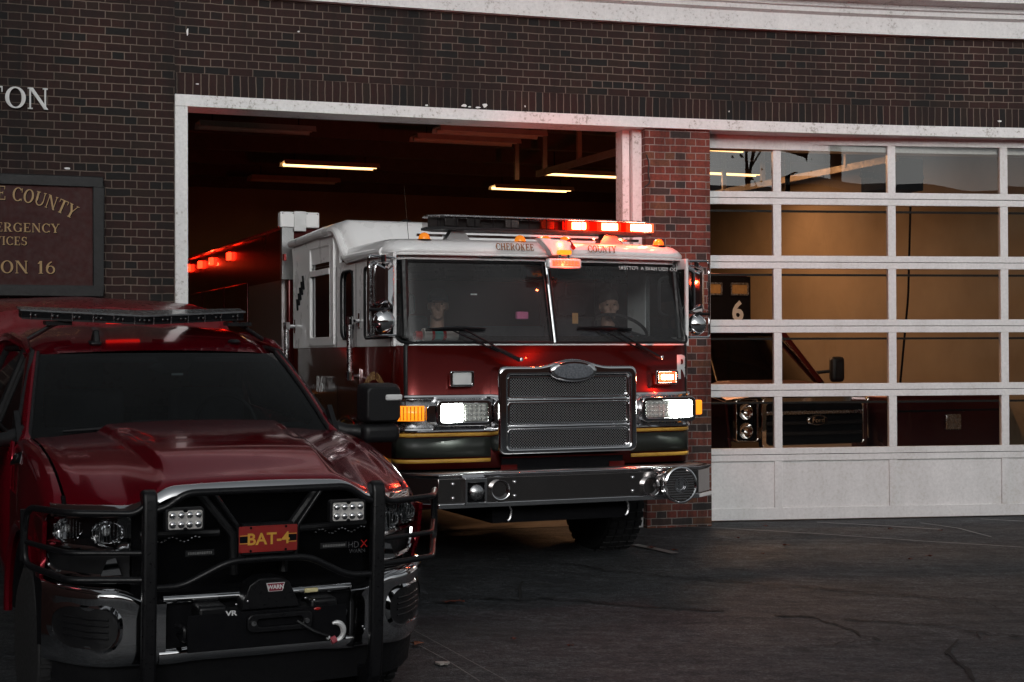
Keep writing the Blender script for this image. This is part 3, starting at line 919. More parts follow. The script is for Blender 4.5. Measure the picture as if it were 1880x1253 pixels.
# ------------------------------------------------------------------ fluorescent fixtures hanging in the bays
M['fixture'] = simple('fixture_enamel', (.40, .36, .30), .45)
def fixture(lit=True, L=1.2, W=.3):
    t = empty('ceiling_light', cat='ceiling light')
    mb = MB(); mb.prism([(-W / 2, 0), (-W / 2 + .03, .06), (W / 2 - .03, .06), (W / 2, 0), (W / 2 - .01, 0), (W / 2 - .04, .045), (-W / 2 + .04, .045), (-W / 2 + .01, 0)], (-L / 2, 0, 0), (0, 1, 0), (0, 0, 1), L)
    mb.build('housing', M['fixture'], t)
    for y in (-.075, .075):
        m2 = MB(); m2.cyl((-L / 2 + .03, y, .018), (L / 2 - .03, y, .018), .019, seg=10)
        m2.build('tube', M['tube_warm'] if lit else M['tube_off'], t)
    m3 = MB()
    for x in (-L / 2 + .15, L / 2 - .15): m3.cyl((x, 0, .05), (x, 0, .3), .006, seg=6)
    m3.build('hanger', M['dark'], t)
    if lit:
        ld = bpy.data.lights.new('tube_light', 'AREA'); ld.shape = 'RECTANGLE'; ld.size = L; ld.size_y = W * .8; ld.energy = 2.2; ld.color = (1, .60, .27)
        lo = bpy.data.objects.new('tube_light', ld); lo.location = (0, 0, -.03); col.objects.link(lo); lo.parent = t
    return t
ZL = 3.92
def lamp_at(u, v):
    d = ray(u, v); t = (ZL - EYE) / d.z; p = Vector((0, 0, EYE)) + d * t
    return p
lit0 = fixture(True); off0 = fixture(False)
GL = 'fluorescent fixtures hanging in the truck bays'
lits = [(606, 308, 'lit twin tube fixture above the white board at the left of the bay'),
        (1076, 324, 'brightest twin tube fixture straight above the red flashing beacons'),
        (976, 350, 'small lit fixture furthest back in the bay, over the fire engine light bar')]
for i, (u, v, lb) in enumerate(lits):
    o = lit0 if i == 0 else copy_tree(lit0)
    o.location = lamp_at(u, v); o.rotation_euler = (0, 0, PSI); o['label'] = lb; o['group'] = GL
for (x, y, lb) in ((3.9, 4.6, 'lit fixture in the right bay seen through the top left pane of the garage door'), (5.3, 6.6, 'lit fixture deep in the right bay behind the garage door')):
    o = copy_tree(lit0); o.location = bay(x, y, ZL); o.rotation_euler = (0, 0, PSI); o['label'] = lb; o['group'] = GL
    for c in children(o):
        if c.type == 'LIGHT': c.data = c.data.copy(); c.data.energy = 70; c.data.color = (1, .50, .24)
offs = [(855, 262, 'unlit fixture near the door head, above the middle of the bay'), (470, 240, 'unlit fixture at the upper left corner of the open bay'), (900, 248, 'unlit fixture closest to the white lintel'),
        (540, 334, 'dim unlit fixture behind the lit one at the left')]
for i, (u, v, lb) in enumerate(offs):
    o = off0 if i == 0 else copy_tree(off0)
    o.location = lamp_at(u, v); o.rotation_euler = (0, 0, PSI); o['label'] = lb; o['group'] = GL

# ------------------------------------------------------------------ the far side of the street, seen only as reflections
M['brick2'] = simple('old_brick_across', (.13, .05, .035), .85, var=.3, nscale=2)
mb = MB(); mb.bx(-25, 60, -.0, 8, 0, 9.4); 
OB = empty('brick_building', (3.0, -34, -1.2), label='low brick building across the street with a chimney', cat='building')
mb.build('wall', M['brick2'], OB)
mb = MB(); mb.bx(-25.3, 60.3, -.3, 8.3, 9.4, 9.7); mb.build('roof_edge', M['cornice'], OB)
mb = MB(); mb.bx(22.2, 23.5, 5, 6.6, 9.7, 11.6); mb.bx(21.9, 23.8, 4.7, 6.9, 11.6, 11.9); mb.build('chimney', M['brick2'], OB)
for k in range(11):
    mb = MB(); x = -7.2 + k * 5.6; mb.bx(x - .7, x + .7, 7.98, 8.06, 1.2, 3.6); mb.build('window', M['darkglass'], OB)
M['bark'] = simple('bark', (.05, .04, .03), .9)
M['leafdark'] = simple('leaf', (.035, .05, .02), .7)
def tree(x, y, h, label, seed):
    random.seed(seed)
    t = empty('street_tree', (x, y, gz(x, y)), label=label, cat='tree', group='trees across the street')
    tr = MB(); tr.tube([(0, 0, -.3), (.05, .02, h * .3), (.1, -.05, h * .6), (0, 0, h * .85)], [.22, .17, .1, .03], 9)
    cr = MB()
    for k in range(9):
        a = random.uniform(0, 6.28); z = h * random.uniform(.3, .75)
        e = Vector((math.cos(a) * h * .25, math.sin(a) * h * .25, z + h * .16))
        tr.tube([(.05, 0, z), (e.x * .5, e.y * .5, z + h * .07), tuple(e)], [.09, .05, .02], 6); cr2 = [tr.tube([(e.x * .5, e.y * .5, z + h * .07), (e.x * .5 + random.uniform(-.8, .8), e.y * .5 + random.uniform(-.8, .8), z + h * .18)], [.04, .012], 5) for _ in range(3)]
        for q in range(14):
            p = e + Vector((random.gauss(0, 1), random.gauss(0, 1), random.gauss(0, .8))) * h * .085
            r = random.uniform(.05, .1); u = Vector((random.uniform(-1, 1), random.uniform(-1, 1), random.uniform(-1, 1))).normalized(); w = u.orthogonal().normalized()
            cr.add([p - u * r, p + w * r * .6, p + u * r, p - w * r * .6], [(0, 1, 2, 3)])
    tr.build('trunk', M['bark'], t); cr.build('crown', M['leafdark'], t, fix=False)
tree(-7, -24, 8, 'bare branched tree across the street, left', 2)
tree(17.5, -19, 12, 'tall tree across the street, right', 4)
tree(20, -19, 8, 'bushy tree across the street, far right', 7)

# ------------------------------------------------------------------ fallen leaves and scraps
M['leaf_brown'] = simple('dry_leaf', (.10, .022, .012), .8, var=.3, nscale=40)
M['leaf_orange'] = simple('orange_leaf', (.22, .07, .03), .8, var=.3, nscale=40)
M['paper'] = simple('paper_scrap', (.42, .39, .36), .8)
def leafmesh():
    mb = MB(); L = []
    for k in range(10):
        a = 2 * math.pi * k / 10; r = .035 if k % 2 == 0 else .016
        L.append((r * math.cos(a), r * math.sin(a) * .8, .008 + .014 * abs(math.cos(a * 1.5))))
    mb.add([(0, 0, .014)] + L, [(0, i + 1, (i + 1) % 10 + 1) for i in range(10)])
    return mb
proto = None
leaves = [(1444, 1005, 1.3, 'brown leaf alone right of the brick pier, mid apron'), (1406, 970, 1.2, 'brown leaf lying closest to the garage door'), (1704, 1025, 1.2, 'brown leaf at the right, in front of the third door column'),
          (1726, 978, 1.0, 'brown leaf by the painted line under the garage door'), (1635, 975, .9, 'small leaf near the middle of the garage door foot'), (1240, 1014, 1.2, 'brown leaf at the right tip of the pale mark beside the wheel'),
          (1196, 1009, 1.7, 'curled red leaf on the pale mark beside the tyre'), (1353, 992, .9, 'small leaf in front of the brick pier'), (1400, 1021, .7, 'tiny leaf between the pier and the first door column, nearer'),
          (1672, 1031, .8, 'tiny leaf on the dark asphalt at the right, low'), (1048, 1191, .9, 'tiny leaf on the pale asphalt in the foreground'), (943, 1178, .9, 'tiny leaf just right of the pickup bumper, foreground'),
          (825, 1110, 2.0, 'dark red leaf at the start of the long crack'), (846, 1109, 1.6, 'second dark red leaf at the start of the long crack'), (766, 1187, 1.8, 'orange brown leaf beside the pickup bumper')]
for i, (u, v, sc, lb) in enumerate(leaves):
    g = on_ground(u, v, gz)
    if i == 0: o = leafmesh().build('fallen_leaf', M['leaf_brown'], fix=False); proto = o
    else: o = proto.copy(); col.objects.link(o)
    if i == 14: o.data = o.data.copy(); o.data.materials[0] = M['leaf_orange']
    o.location = g + Vector((0, 0, .006)); o.rotation_euler = (0, 0, i * 1.3); o.scale = (sc, sc, 1)
    tag(o, lb, 'leaf', 'dead leaves on the asphalt')
g = on_ground(812, 1221, gz); mb = MB()
random.seed(8)
mb.prism([(.07 * math.cos(a) * random.uniform(.5, 1.1), .05 * math.sin(a) * random.uniform(.4, 1.1)) for a in np.linspace(0, 6.0, 13)], (0, 0, 0), (1, 0, 0), (0, 1, 0), .01)
o = mb.build('paper_scrap', M['paper']); o.location = g + Vector((0, 0, .006)); tag(o, 'torn scrap of white paper on the asphalt by the pickup', 'paper scrap')
# ================================================================== fire engine (heavy rescue R6)
# local axes: x across the front (towards the right of the picture), y back from the windscreen face, z up
FT = empty('fire_engine', (.32, 11.487, -.05), (0, 0, PSI), label='red and white fire engine with flashing beacons rolling out of the open doorway', cat='fire engine')
HW = 1.22
def plan_curve(hw, y0, rc, bow, n=7, m=10):
    """front outline from left side (back of the corner) to right side; list of (x, y)"""
    P = []
    for k in range(n + 1):
        a = R(180 + 90 * k / n)
        P.append((-hw + rc + rc * math.cos(a), y0 + bow + rc + rc * math.sin(a)))
    for k in range(1, m):
        x = -(hw - rc) + 2 * (hw - rc) * k / m
        P.append((x, y0 + bow * (x / (hw - rc)) ** 2))
    for k in range(n + 1):
        a = R(270 + 90 * k / n)
        P.append((hw - rc + rc * math.cos(a), y0 + bow + rc + rc * math.sin(a)))
    return P
LEV = [(.82, 0, 1.22), (1.735, 0, 1.22), (2.36, .17, 1.205), (2.42, .185, 1.20)]
def lev(z):
    zs = [l[0] for l in LEV]
    return float(np.interp(z, zs, [l[1] for l in LEV])), float(np.interp(z, zs, [l[2] for l in LEV]))
def cabp(u, z, off=0.0):
    """point on the cab front; u -1..1 by arc length, z height, off proud of the skin"""
    y0, hw = lev(z)
    P = plan_curve(hw + off, y0 - off, .16 + off, .04)
    d = [0.0]
    for i in range(1, len(P)): d.append(d[-1] + math.hypot(P[i][0] - P[i - 1][0], P[i][1] - P[i - 1][1]))
    t = (u + 1) / 2 * d[-1]
    return (float(np.interp(t, d, [p[0] for p in P])), float(np.interp(t, d, [p[1] for p in P])), z)
def cab_patch(mb, u0, u1, z0, z1, off=.0, nu=24, nz=2):
    mb.grid(lambda u, z: cabp(u, z, off), list(np.linspace(u0, u1, nu)), list(np.linspace(z0, z1, nz)))
    return mb
YS = .20      # where side walls start (behind the corner arc)
YB = 3.06     # back of the cab
# lower red front
mb = MB(); cab_patch(mb, -1, 1, .82, 1.722, nu=50)
for s in (-1, 1):
    mb.add([(s * HW, YS, .82), (s * HW, 2.9, .82), (s * HW, 2.9, 1.72), (s * HW, YS, 1.72)], [(0, 1, 2, 3)])
FT_low = mb.build('cab_front', M['red_truck'], FT, solid=.01)
# lower side skins with wheel arch
def side_skin(x, y0, y1, z0, z1, arch=None):
    pts = [(y0, z1), (y0, z0)]
    if arch:
        cy_, r = arch
        for k in range(13):
            a = R(180 - 180 * k / 12); pts.append((cy_ + r * math.cos(a), z0 + r * math.sin(a) * .95))
    pts += [(y1, z0), (y1, z1)]
    return pts
for s in (-1, 1):
    mb = MB()
    P = side_skin(HW, .21, YB, .62, 1.722, (1.3, .56))
    mb.prism(P, (s * (HW + .002) - (.02 if s > 0 else 0), 0, 0), (0, 1, 0), (0, 0, 1), .02)
    mb.build('side_panel', M['red_truck'], FT)
    mb = MB(); mb.tube([(s * (HW + .01), 1.3 + .57 * math.cos(R(a)), .60 + .56 * math.sin(R(a))) for a in range(0, 181, 12)], .022, 8); mb.build('wheel_arch_trim', M['chrome'], FT)
# white upper cab: frame round the windscreen
def loop(u0, u1, z0, z1, ru, rz, n=8):
    out = []
    for (cu, cz, a0) in ((u1 - ru, z0 + rz, -90), (u1 - ru, z1 - rz, 0), (u0 + ru, z1 - rz, 90), (u0 + ru, z0 + rz, 180)):
        for k in range(n + 1):
            a = R(a0 + 90 * k / n); out.append((cu + ru * math.cos(a), cz + rz * math.sin(a)))
    # subdivide long edges
    res = []
    for i, p in enumerate(out):
        q = out[(i + 1) % len(out)]
        m = max(1, int(abs(q[0] - p[0]) / .06))
        for k in range(m): res.append((p[0] + (q[0] - p[0]) * k / m, p[1] + (q[1] - p[1]) * k / m))
    return res
UW = .955
inner = loop(-UW, UW, 1.745, 2.355, .085, .10)
outer = []
for (u, z) in inner:      # push out to the frame's border
    if abs(u) > .80: pass
    k = max(abs(u) / UW, abs((z - 2.05) / .305))
    outer.append((max(-1, min(1, u / k * 1.0 / UW if k else u)), max(1.724, min(2.42, 2.05 + (z - 2.05) / k * 1.22))))
mb = MB(); n = len(inner)
mb.add([cabp(u, z) for u, z in outer] + [cabp(u, z) for u, z in inner], [(i, (i + 1) % n, n + (i + 1) % n, n + i) for i in range(n)])
mb.build('windscreen_surround', M['white_body'], FT, solid=.012)
mb = MB(); mb.tube([cabp(u, z, .004) for u, z in inner], .011, 6, closed=True); mb.build('windscreen_seal', M['blackplastic'], FT)
# two panes with a chrome divider
for s in (-1, 1):
    mb = MB()
    def wp_(t, v):
        z = 1.752 + (2.348 - 1.752) * v
        e = UW - .006 - .085 * (1 - math.sqrt(max(0, 1 - max(0, (abs(v - .5) - .34) / .16) ** 2)))
        return cabp(s * (.012 + (e - .012) * t), z, -.006)
    mb.grid(wp_, list(np.linspace(0, 1, 22)), list(np.linspace(0, 1, 13)))
    mb.build('windscreen', M['glass_truck'], FT, fix=False)
mb = MB(); 
for dx in (-.026, .026): mb.tube([cabp(dx / 1.3, z, .006) for z in np.linspace(1.75, 2.36, 6)], .008, 6)
mb.build('divider_seal', M['blackplastic'], FT)
mb = MB(); mb.tube([cabp(0, z, .010) for z in np.linspace(1.745, 2.365, 6)], .012, 8); mb.build('divider', M['chrome'], FT)
# white side upper skins with windows
XS = 1.215
def side_frame(s, y0, y1, z0, z1, holes, top=None):
    """upper side skin as a set of strips round the window holes"""
    ys = sorted({y0, y1} | {h[0] for h in holes} | {h[1] for h in holes})
    mb = MB()
    for a, b_ in zip(ys[:-1], ys[1:]):
        hs = [h for h in holes if h[0] <= a + 1e-6 and h[1] >= b_ - 1e-6]
        seg = [(z0, z1)] if not hs else [(z0, hs[0][2]), (hs[0][3], z1)]
        for (c, d) in seg:
            mb.bx(s * XS - .012, s * XS + .012, a, b_, c, d)
    return mb
hl = [(.16, .84, 1.79, 2.33), (1.16, 1.49, 1.79, 2.33), (1.80, 2.44, 1.80, 2.58)]
for s in (-1, 1):
    side_frame(s, .14, YB, 1.722, 2.41, [(a, b_, c, min(d, 2.4099)) for a, b_, c, d in hl]).build('cab_side', M['white_body'], FT)
    mb = MB(); mb.bx(s * XS - .012, s * XS + .012, 1.55, 1.80, 2.41, 2.66); mb.bx(s * XS - .012, s * XS + .012, 2.44, YB, 2.41, 2.66); mb.bx(s * XS - .012, s * XS + .012, 1.8, 2.44, 2.58, 2.66)
    mb.build('raised_side', M['white_body'], FT)
    for (a, b_, c, d) in hl:
        mb = MB(); P = rrect(a + .005, c + .005, b_ - .005, d - .005, .07 if b_ - a < .5 else .03)
        mb.prism(P, (s * XS - (.006 if s > 0 else -.0), 0, 0), (0, 1, 0), (0, 0, 1), .006)
        mb.build('side_window', M['glass_truck'] if a < .5 else M['darkglass'], FT)
        mb = MB(); mb.tube([(s * (XS + .014), p[0], p[1]) for p in rrect(a, c, b_, d, .08 if b_ - a < .5 else .03)], .012, 6, closed=True)
        mb.build('window_seal', M['blackplastic'] if b_ - a < .65 and a > 1 and a < 1.5 else (M['blackplastic'] if a < .5 else M['white_body']), FT)
    # rear door frame and its crossbar
    mb = MB(); mb.ring(rrect(1.70, 1.74, 2.54, 2.63, .03), rrect(1.81, 1.81, 2.43, 2.57, .02), 0, .012)
    fr = MB(); fr.add([(s * (XS + .012) + (v[1] if s > 0 else -v[1]), v[0], v[2]) for v in mb.v], mb.f)
    fr.bx(s * (XS + .01), s * (XS + .03), 1.81, 2.43, 2.335, 2.385)
    fr.build('door_frame', M['white_body'], FT)
    # door shut lines
    for y in (1.64, 1.08, .20):
        mb = MB(); mb.bx(s * (HW + .0005), s * (HW + .0035), y - .003, y + .003, .9, 1.72); mb.bx(s * (XS + .0125), s * (XS + .014), y - .003, y + .003, 1.72, 2.38)
        mb.build('shut_line', M['dark'], FT)
# roof: front cap with crown
mb = MB()
capz = [(-.03, 2.405, .012), (-.045, 2.42, .02), (-.045, 2.44, .02), (-.02, 2.475, .0), (.04, 2.505, -.05), (.14, 2.525, -.14), (.45, 2.54, -.4)]
rows = []
for (dy, z, grow) in capz:
    hw = HW + .012 + (grow if grow > 0 else grow * .35)
    P = plan_curve(hw, .135 + dy, .20, .05)
    rows.append([(p[0], p[1], z) for p in P] )
# sides run back to y=1.30
full = []
for r_ in rows:
    full.append([(r_[0][0], 1.35, r_[0][2])] + r_ + [(r_[-1][0], 1.35, r_[-1][2])])
nu = len(full[0]); vs = [p for r_ in full for p in r_]
mb.add(vs, [(j * nu + i, j * nu + i + 1, (j + 1) * nu + i + 1, (j + 1) * nu + i) for j in range(len(full) - 1) for i in range(nu - 1)])
mb.add(full[-1], [tuple(range(nu))]); 
mb.build('roof_cap', M['white_body'], FT, angle=50)
mb = MB(); P = plan_curve(HW + .02, .10, .2, .05); mb.tube([(XX, YY, 2.402) for XX, YY in P], .009, 6); mb.build('drip_rail', M['white_body'], FT)
mb = MB(); mb.add([(-1.2, .3, 2.4), (1.2, .3, 2.4), (1.2, 1.5, 2.4), (-1.2, 1.5, 2.4)], [(0, 1, 2, 3)]); mb.build('headliner', M['seat'], FT)
# raised rear roof with rolled edge
def rr_row(y, zt, hw):
    return [(-hw, y, 2.44), (-hw - .015, y, zt - .12), (-hw + .01, y, zt - .04), (-hw + .06, y, zt), (hw - .06, y, zt), (hw - .01, y, zt - .04), (hw + .015, y, zt - .12), (hw, y, 2.44)]
R_ = [rr_row(1.16, 2.46, 1.17), rr_row(1.36, 2.62, 1.20), rr_row(1.46, 2.735, 1.215), rr_row(1.56, 2.765, 1.22), rr_row(2.3, 2.76, 1.225), rr_row(3.06, 2.735, 1.225)]
R_[0] = [(p[0], p[1], min(p[2], 2.47)) for p in R_[0]]
mb = MB(); vs = [p for r_ in R_ for p in r_]
mb.add(vs, [(j * 8 + i, j * 8 + i + 1, (j + 1) * 8 + i + 1, (j + 1) * 8 + i) for j in range(5) for i in range(7)] + [(0, 1, 2, 3, 4, 5, 6, 7), tuple(range(40, 48))])
o = mb.build('raised_roof', M['white_body'], FT, bevel=.02, angle=50, seg=3)
for s in (-1, 1):       # thick rolled rail that dips in front of the raised roof
    mb = MB(); mb.tube(fillet([(s * 1.235, .35, 2.425), (s * 1.24, 1.12, 2.43), (s * 1.24, 1.30, 2.42), (s * 1.245, 1.56, 2.68), (s * 1.245, 2.2, 2.685), (s * 1.245, 3.06, 2.665)], .12), .036, 10)
    mb.build('roof_rail', M['white_body'], FT)
# cab rear wall, floor, inside
mb = MB(); mb.bx(-1.2, 1.2, 3.02, 3.05, .8, 2.7); mb.build('cab_rear', M['red_truck'], FT)
mb = MB(); mb.bx(-1.19, 1.19, .1, 3.0, .8, .86); mb.bx(-.45, .45, .5, 2.2, .86, 1.75); mb.build('engine_cover', M['blackplastic'], FT, bevel=.05)
mb = MB(); mb.bx(-1.17, 1.17, 1.55, 1.62, .86, 1.9); mb.build('partition', M['seat'], FT)
mb = MB(); mb.prism([(.06, 1.2), (.06, 1.74), (.35, 1.80), (.50, 1.78), (.55, 1.2)], (-1.17, 0, 0), (0, 1, 0), (0, 0, 1), 2.34); mb.build('dashboard', M['blackplastic'], FT, bevel=.02)
for x in (-.75, .80):
    mb = MB(); mb.bx(x - .25, x + .25, 1.02, 1.45, 1.2, 1.34); mb.bx(x - .24, x + .24, 1.38, 1.5, 1.3, 1.98); mb.bx(x - .13, x + .13, 1.38, 1.48, 1.99, 2.16); mb.build('seat', M['seat'], FT, bevel=.04)
# steering wheel
SWC = Vector((.86, .62, 1.86)); SWA = Vector((0, -.55, .83)).normalized()
mb = MB(); u_ = Vector((1, 0, 0)); w_ = SWA.cross(u_)
mb.tube([SWC + (u_ * math.cos(a) + w_ * math.sin(a)) * .225 for a in np.linspace(0, 6.2832, 33)[:-1]], .014, 8, closed=True)
for a in (R(90), R(210), R(330)): mb.tube([SWC, SWC + (u_ * math.cos(a) + w_ * math.sin(a)) * .22], .012, 6)
mb.cyl(SWC, SWC - SWA * .3, .05, .06, 12)
mb.build('steering_wheel', M['blackplastic'], FT)
# grab handles behind the screen, driver side
mb = MB(); mb.tube(fillet([(1.10, .24, 2.27), (1.03, .26, 2.25), (1.03, .26, 1.98), (1.10, .24, 1.96)], .05), .013, 8); mb.build('grab_handle', M['blackplastic'], FT)
mb = MB(); mb.tube([(1.125, .2, 2.36), (1.135, .12, 1.78)], .022, 8); mb.build('pillar_trim', M['blackplastic'], FT); mb = MB(); mb.tube([(-1.125, .2, 2.36), (-1.135, .12, 1.78)], .03, 8); mb.build('pillar_trim', M['blackplastic'], FT)
# things on the dashboard
mb = MB(); mb.cyl((-1.04, .2, 1.80), (-.99, .2, 1.80), .035, seg=12); mb.build('dash_knob', M['redlens'], FT)
cols = [M['paper'], M['redlens'], simple('teal_cloth', (.10, .28, .26), .8), M['redlens'], M['paper']]
for k, (x0, x1) in enumerate(((-.99, -.93), (-.93, -.905), (-.905, -.84), (-.84, -.815), (-.815, -.72))):
    mb = MB(); mb.cyl((x0, .17, 1.805), (x1, .17, 1.805), .042 if k else .05, seg=12); mb.build('rolled_vest', cols[k], FT)
mb = MB(); mb.bx(-.60, -.55, .19, .195, 2.105, 2.115); mb.build('toll_tag', M['trim'], FT)
mb = MB(); mb.bx(-.13, -.03, .42, .46, 1.93, 1.99); mb.build('glove_pouch', M['pinkcloth'], FT, bevel=.01)
mb = MB(); mb.bx(.38, .43, .5, .505, 1.90, 1.985); mb.build('clip_card', M['letter_gold'], FT)
mb = MB(); mb.bx(-.16, .13, .2, .3, 2.23, 2.335); mb.build('overhead_console', M['dark'], FT, bevel=.02)
text('DO YOU HAVE A  POTTER?', .042, 'window_lettering', M['letter_white'], FT, (.875, .150, 2.325), (-1, 0, 0.012), (0, .25, .97), extrude=.0005)

# wipers
for (hub, mid, a, b_) in (((-.30, -.012, 1.62), (-.47, .03, 1.80), (-1.02, .0, 1.845), (-.55, .0, 1.85)), ((.88, -.012, 1.63), (.60, .03, 1.81), (.20, -.03, 1.86), (.66, -.03, 1.85))):
    hub, a, b_ = Vector(hub), Vector(a), Vector(b_); a.y = b_.y = .018
    m_ = (a + b_) / 2
    mb = MB(); mb.tube([hub + Vector((0, -.02, 0)), m_ + Vector((.05, -.015, 0))], .007, 6); mb.tube([hub + Vector((0, -.02, -.005)), hub.lerp(m_, .45) + Vector((0, -.03, .0))], .016, 6)
    mb.tube([hub.lerp(m_, .3) + Vector((-.02, -.02, -.01)), m_ + Vector((-.06, -.015, 0))], .006, 6)
    mb.tube([a, m_ + Vector((0, -.02, .005)), b_], [.006, .016, .006], 6); mb.tube([a + Vector((0, .006, -.012)), b_ + Vector((0, .006, -.012))], .006, 6)
    w = mb.build('wiper', M['blackmetal'], FT)
    m2 = MB(); m2.ell(hub + Vector((.01, -.03, 0)), (.017, .012, .017)); m2.build('wiper_pivot', M['chrome'], w)

# ---- front face details
def flatrow(mb, x0, x1, z0, z1, off): mb.grid(lambda x, z: cabp(x / 1.325, z, off), list(np.linspace(x0, x1, 12)), [z0, z1])
# headlamp bands
for s, (xa, xb) in ((-1, (-1.30, -.52)), (1, (.64, 1.30))):
    mb = MB(); flatrow(mb, xa, xb, 1.11, 1.345, .009); mb.build('headlamp_band', M['steel'], FT, solid=.004)
    for z in (1.348, 1.106):
        mb = MB(); mb.tube([cabp(x / 1.325, z, .008) for x in np.linspace(xa, xb, 14)], .017, 8); mb.build('band_trim', M['chrome'], FT)
    mb = MB()
    for k in range(9):
        z = 1.14 + k * .022; mb.tube([cabp(x / 1.325, z, .007) for x in np.linspace(xa, xb, 12)], .003, 4)
    mb.build('band_rib', M['chrome'], FT)
    mb = MB(); flatrow(mb, xa, xb, 1.058, 1.084, .010); mb.build('stripe', M['gold'], FT, solid=.002)
    mb = MB(); flatrow(mb, xa, xb, .905, 1.05, .008); mb.build('stripe', M['greenblack'], FT, solid=.002)
    mb = MB(); flatrow(mb, xa, xb, .865, .893, .010); mb.build('stripe', M['gold'], FT, solid=.002)
def lampbox(name, xc, zc, w, h, matl, y=-.035, n=(5, 4), led=None):
    t = MB(); t.xz(rrect(xc - w / 2, zc - h / 2, xc + w / 2, zc + h / 2, .014), y, .03); o = t.build(name, matl, FT, bevel=.003)
    if led:
        m2 = MB()
        for i in range(n[0]):
            for j in range(n[1]):
                m2.ell((xc - w / 2 + (i + .5) * w / n[0], y - .002, zc - h / 2 + (j + .5) * h / n[1]), (w / n[0] * .42, .006, h / n[1] * .42), 8, 5)
        m2.build('led_array', led, o, kind='stuff')
    return o
HLc = simple('lamp_reflector', (.62, .62, .58), .3, .3)
for s, (x0, x1) in ((-1, (-.93, -.555)), (1, (.745, 1.155))):
    o_, i_ = rrect(x0 - .03, 1.135, x1 + .03, 1.325, .04), rrect(x0 + .005, 1.165, x1 - .005, 1.298, .02)
    mb = MB(); mb.ring(o_, i_, -.05, .06); mb.build('headlamp_bezel', M['chrome'], FT, bevel=.006)
    mb = MB(); mb.xz(i_, -.012, .01); mb.build('headlamp_back', HLc, FT)
    xm = (x0 + x1) / 2; w = (x1 - x0) / 2 - .018
    lit, dim = (xm - w / 2 - .006, xm + w / 2 + .006) if s < 0 else (xm + w / 2 + .006, xm - w / 2 - .006)
    lampbox('headlight', lit, 1.232, w, .125, M['head_edge'], -.045, led=M['white_lamp'])
    lampbox('headlight', dim, 1.232, w, .125, HLc, -.04, led=M['lens'])
    ld = bpy.data.lights.new('headlight_beam', 'SPOT'); ld.energy = 150; ld.color = (.93, 1, .92); ld.spot_size = R(120); ld.spot_blend = .9; ld.shadow_soft_size = .015
    lo = bpy.data.objects.new('headlight_beam', ld); lo.location = (lit, -.09, 1.232); lo.rotation_euler = (R(78), 0, 0 ); col.objects.link(lo); lo.parent = FT
mb = MB()
flatrow(mb, -1.29, -1.02, 1.175, 1.285, .022); mb.build('turn_signal', M['amber_lamp'], FT, solid=.02)
mb = MB()
for k in range(11): mb.tube([cabp(( -1.285 + k * .026) / 1.325, z, .036) for z in (1.18, 1.28)], .004, 4)
mb.build('signal_rib', M['amber'], FT)
mb = MB(); mb.xz(rrect(-1.03, 1.16, -.92, 1.295, .03), -.028, .03); mb.build('signal_bezel', M['chrome'], FT, bevel=.008)
mb = MB(); flatrow(mb, 1.20, 1.33, 1.175, 1.285, .022); mb.build('turn_signal', M['amber'], FT, solid=.02)
mb = MB(); mb.box((1.268, .10, 1.235), (.09, .05, .115)); mb.build('turn_signal', M['amber_lamp'], FT, bevel=.012)
# warning lights above
for (x0, x1, z0, z1, mm) in ((-.845, -.66, 1.425, 1.537, M['letter_white']), (.85, 1.04, 1.422, 1.532, M['hot_edge'])):
    mb = MB(); mb.ring(rrect(x0, z0, x1, z1, .012), rrect(x0 + .02, z0 + .014, x1 - .02, z1 - .014, .01), -.03, .035); mb.build('warning_bezel', M['chrome'], FT, bevel=.005)
    mb = MB(); mb.xz(rrect(x0 + .018, z0 + .012, x1 - .018, z1 - .012, .01), -.022, .02); mb.build('warning_light', mm, FT, bevel=.004)
mb = MB(); mb.bx(.895, .995, -.030, -.022, 1.458, 1.496); mb.build('warning_core', M['hot_lamp'], FT, bevel=.004)
ld = bpy.data.lights.new('warning_glow', 'POINT'); ld.energy = 6; ld.color = (1, .06, .02); ld.shadow_soft_size = .015
lo = bpy.data.objects.new('warning_glow', ld); lo.location = (.945, -.09, 1.477); col.objects.link(lo); lo.parent = FT
# grille
def gr_outline(x0, x1, z0, z1, r, hump=0., n=12):
    P = [(x0 + r, z0), (x1 - r, z0)]
    P = []
    for k in range(5): a = R(180 + 90 * k / 4); P.append((x0 + r + r * math.cos(a), z0 + r + r * math.sin(a)))
    for k in range(5): a = R(270 + 90 * k / 4); P.append((x1 - r + r * math.cos(a), z0 + r + r * math.sin(a)))
    for k in range(5): a = R(90 * k / 4); P.append((x1 - r + r * math.cos(a), z1 - r + r * math.sin(a)))
    xm = (x0 + x1) / 2 + .03
    for k in range(n + 1):
        t = k / n; x = xm + .30 - .60 * t
        P.append((x, z1 + hump * (.5 - .5 * math.cos(t * 2 * math.pi))))
    for k in range(5): a = R(90 + 90 * k / 4); P.append((x0 + r + r * math.cos(a), z1 - r + r * math.sin(a)))
    return P
gx0, gx1, gz0, gz1 = -.52, .61, .925, 1.57
mb = MB(); mb.ring(gr_outline(gx0, gx1, gz0, gz1, .05, .055), gr_outline(gx0 + .075, gx1 - .06, gz0 + .04, gz1 - .065, .03, .0), -.17, .19)
mb.build('grille_frame', M['chrome'], FT, bevel=.03, seg=4)
mb = MB()
for z in (1.318, 1.122): mb.bx(gx0 + .06, gx1 - .05, -.15, -.10, z - .014, z + .014)
mb.build('grille_bar', M['chrome'], FT, bevel=.01)
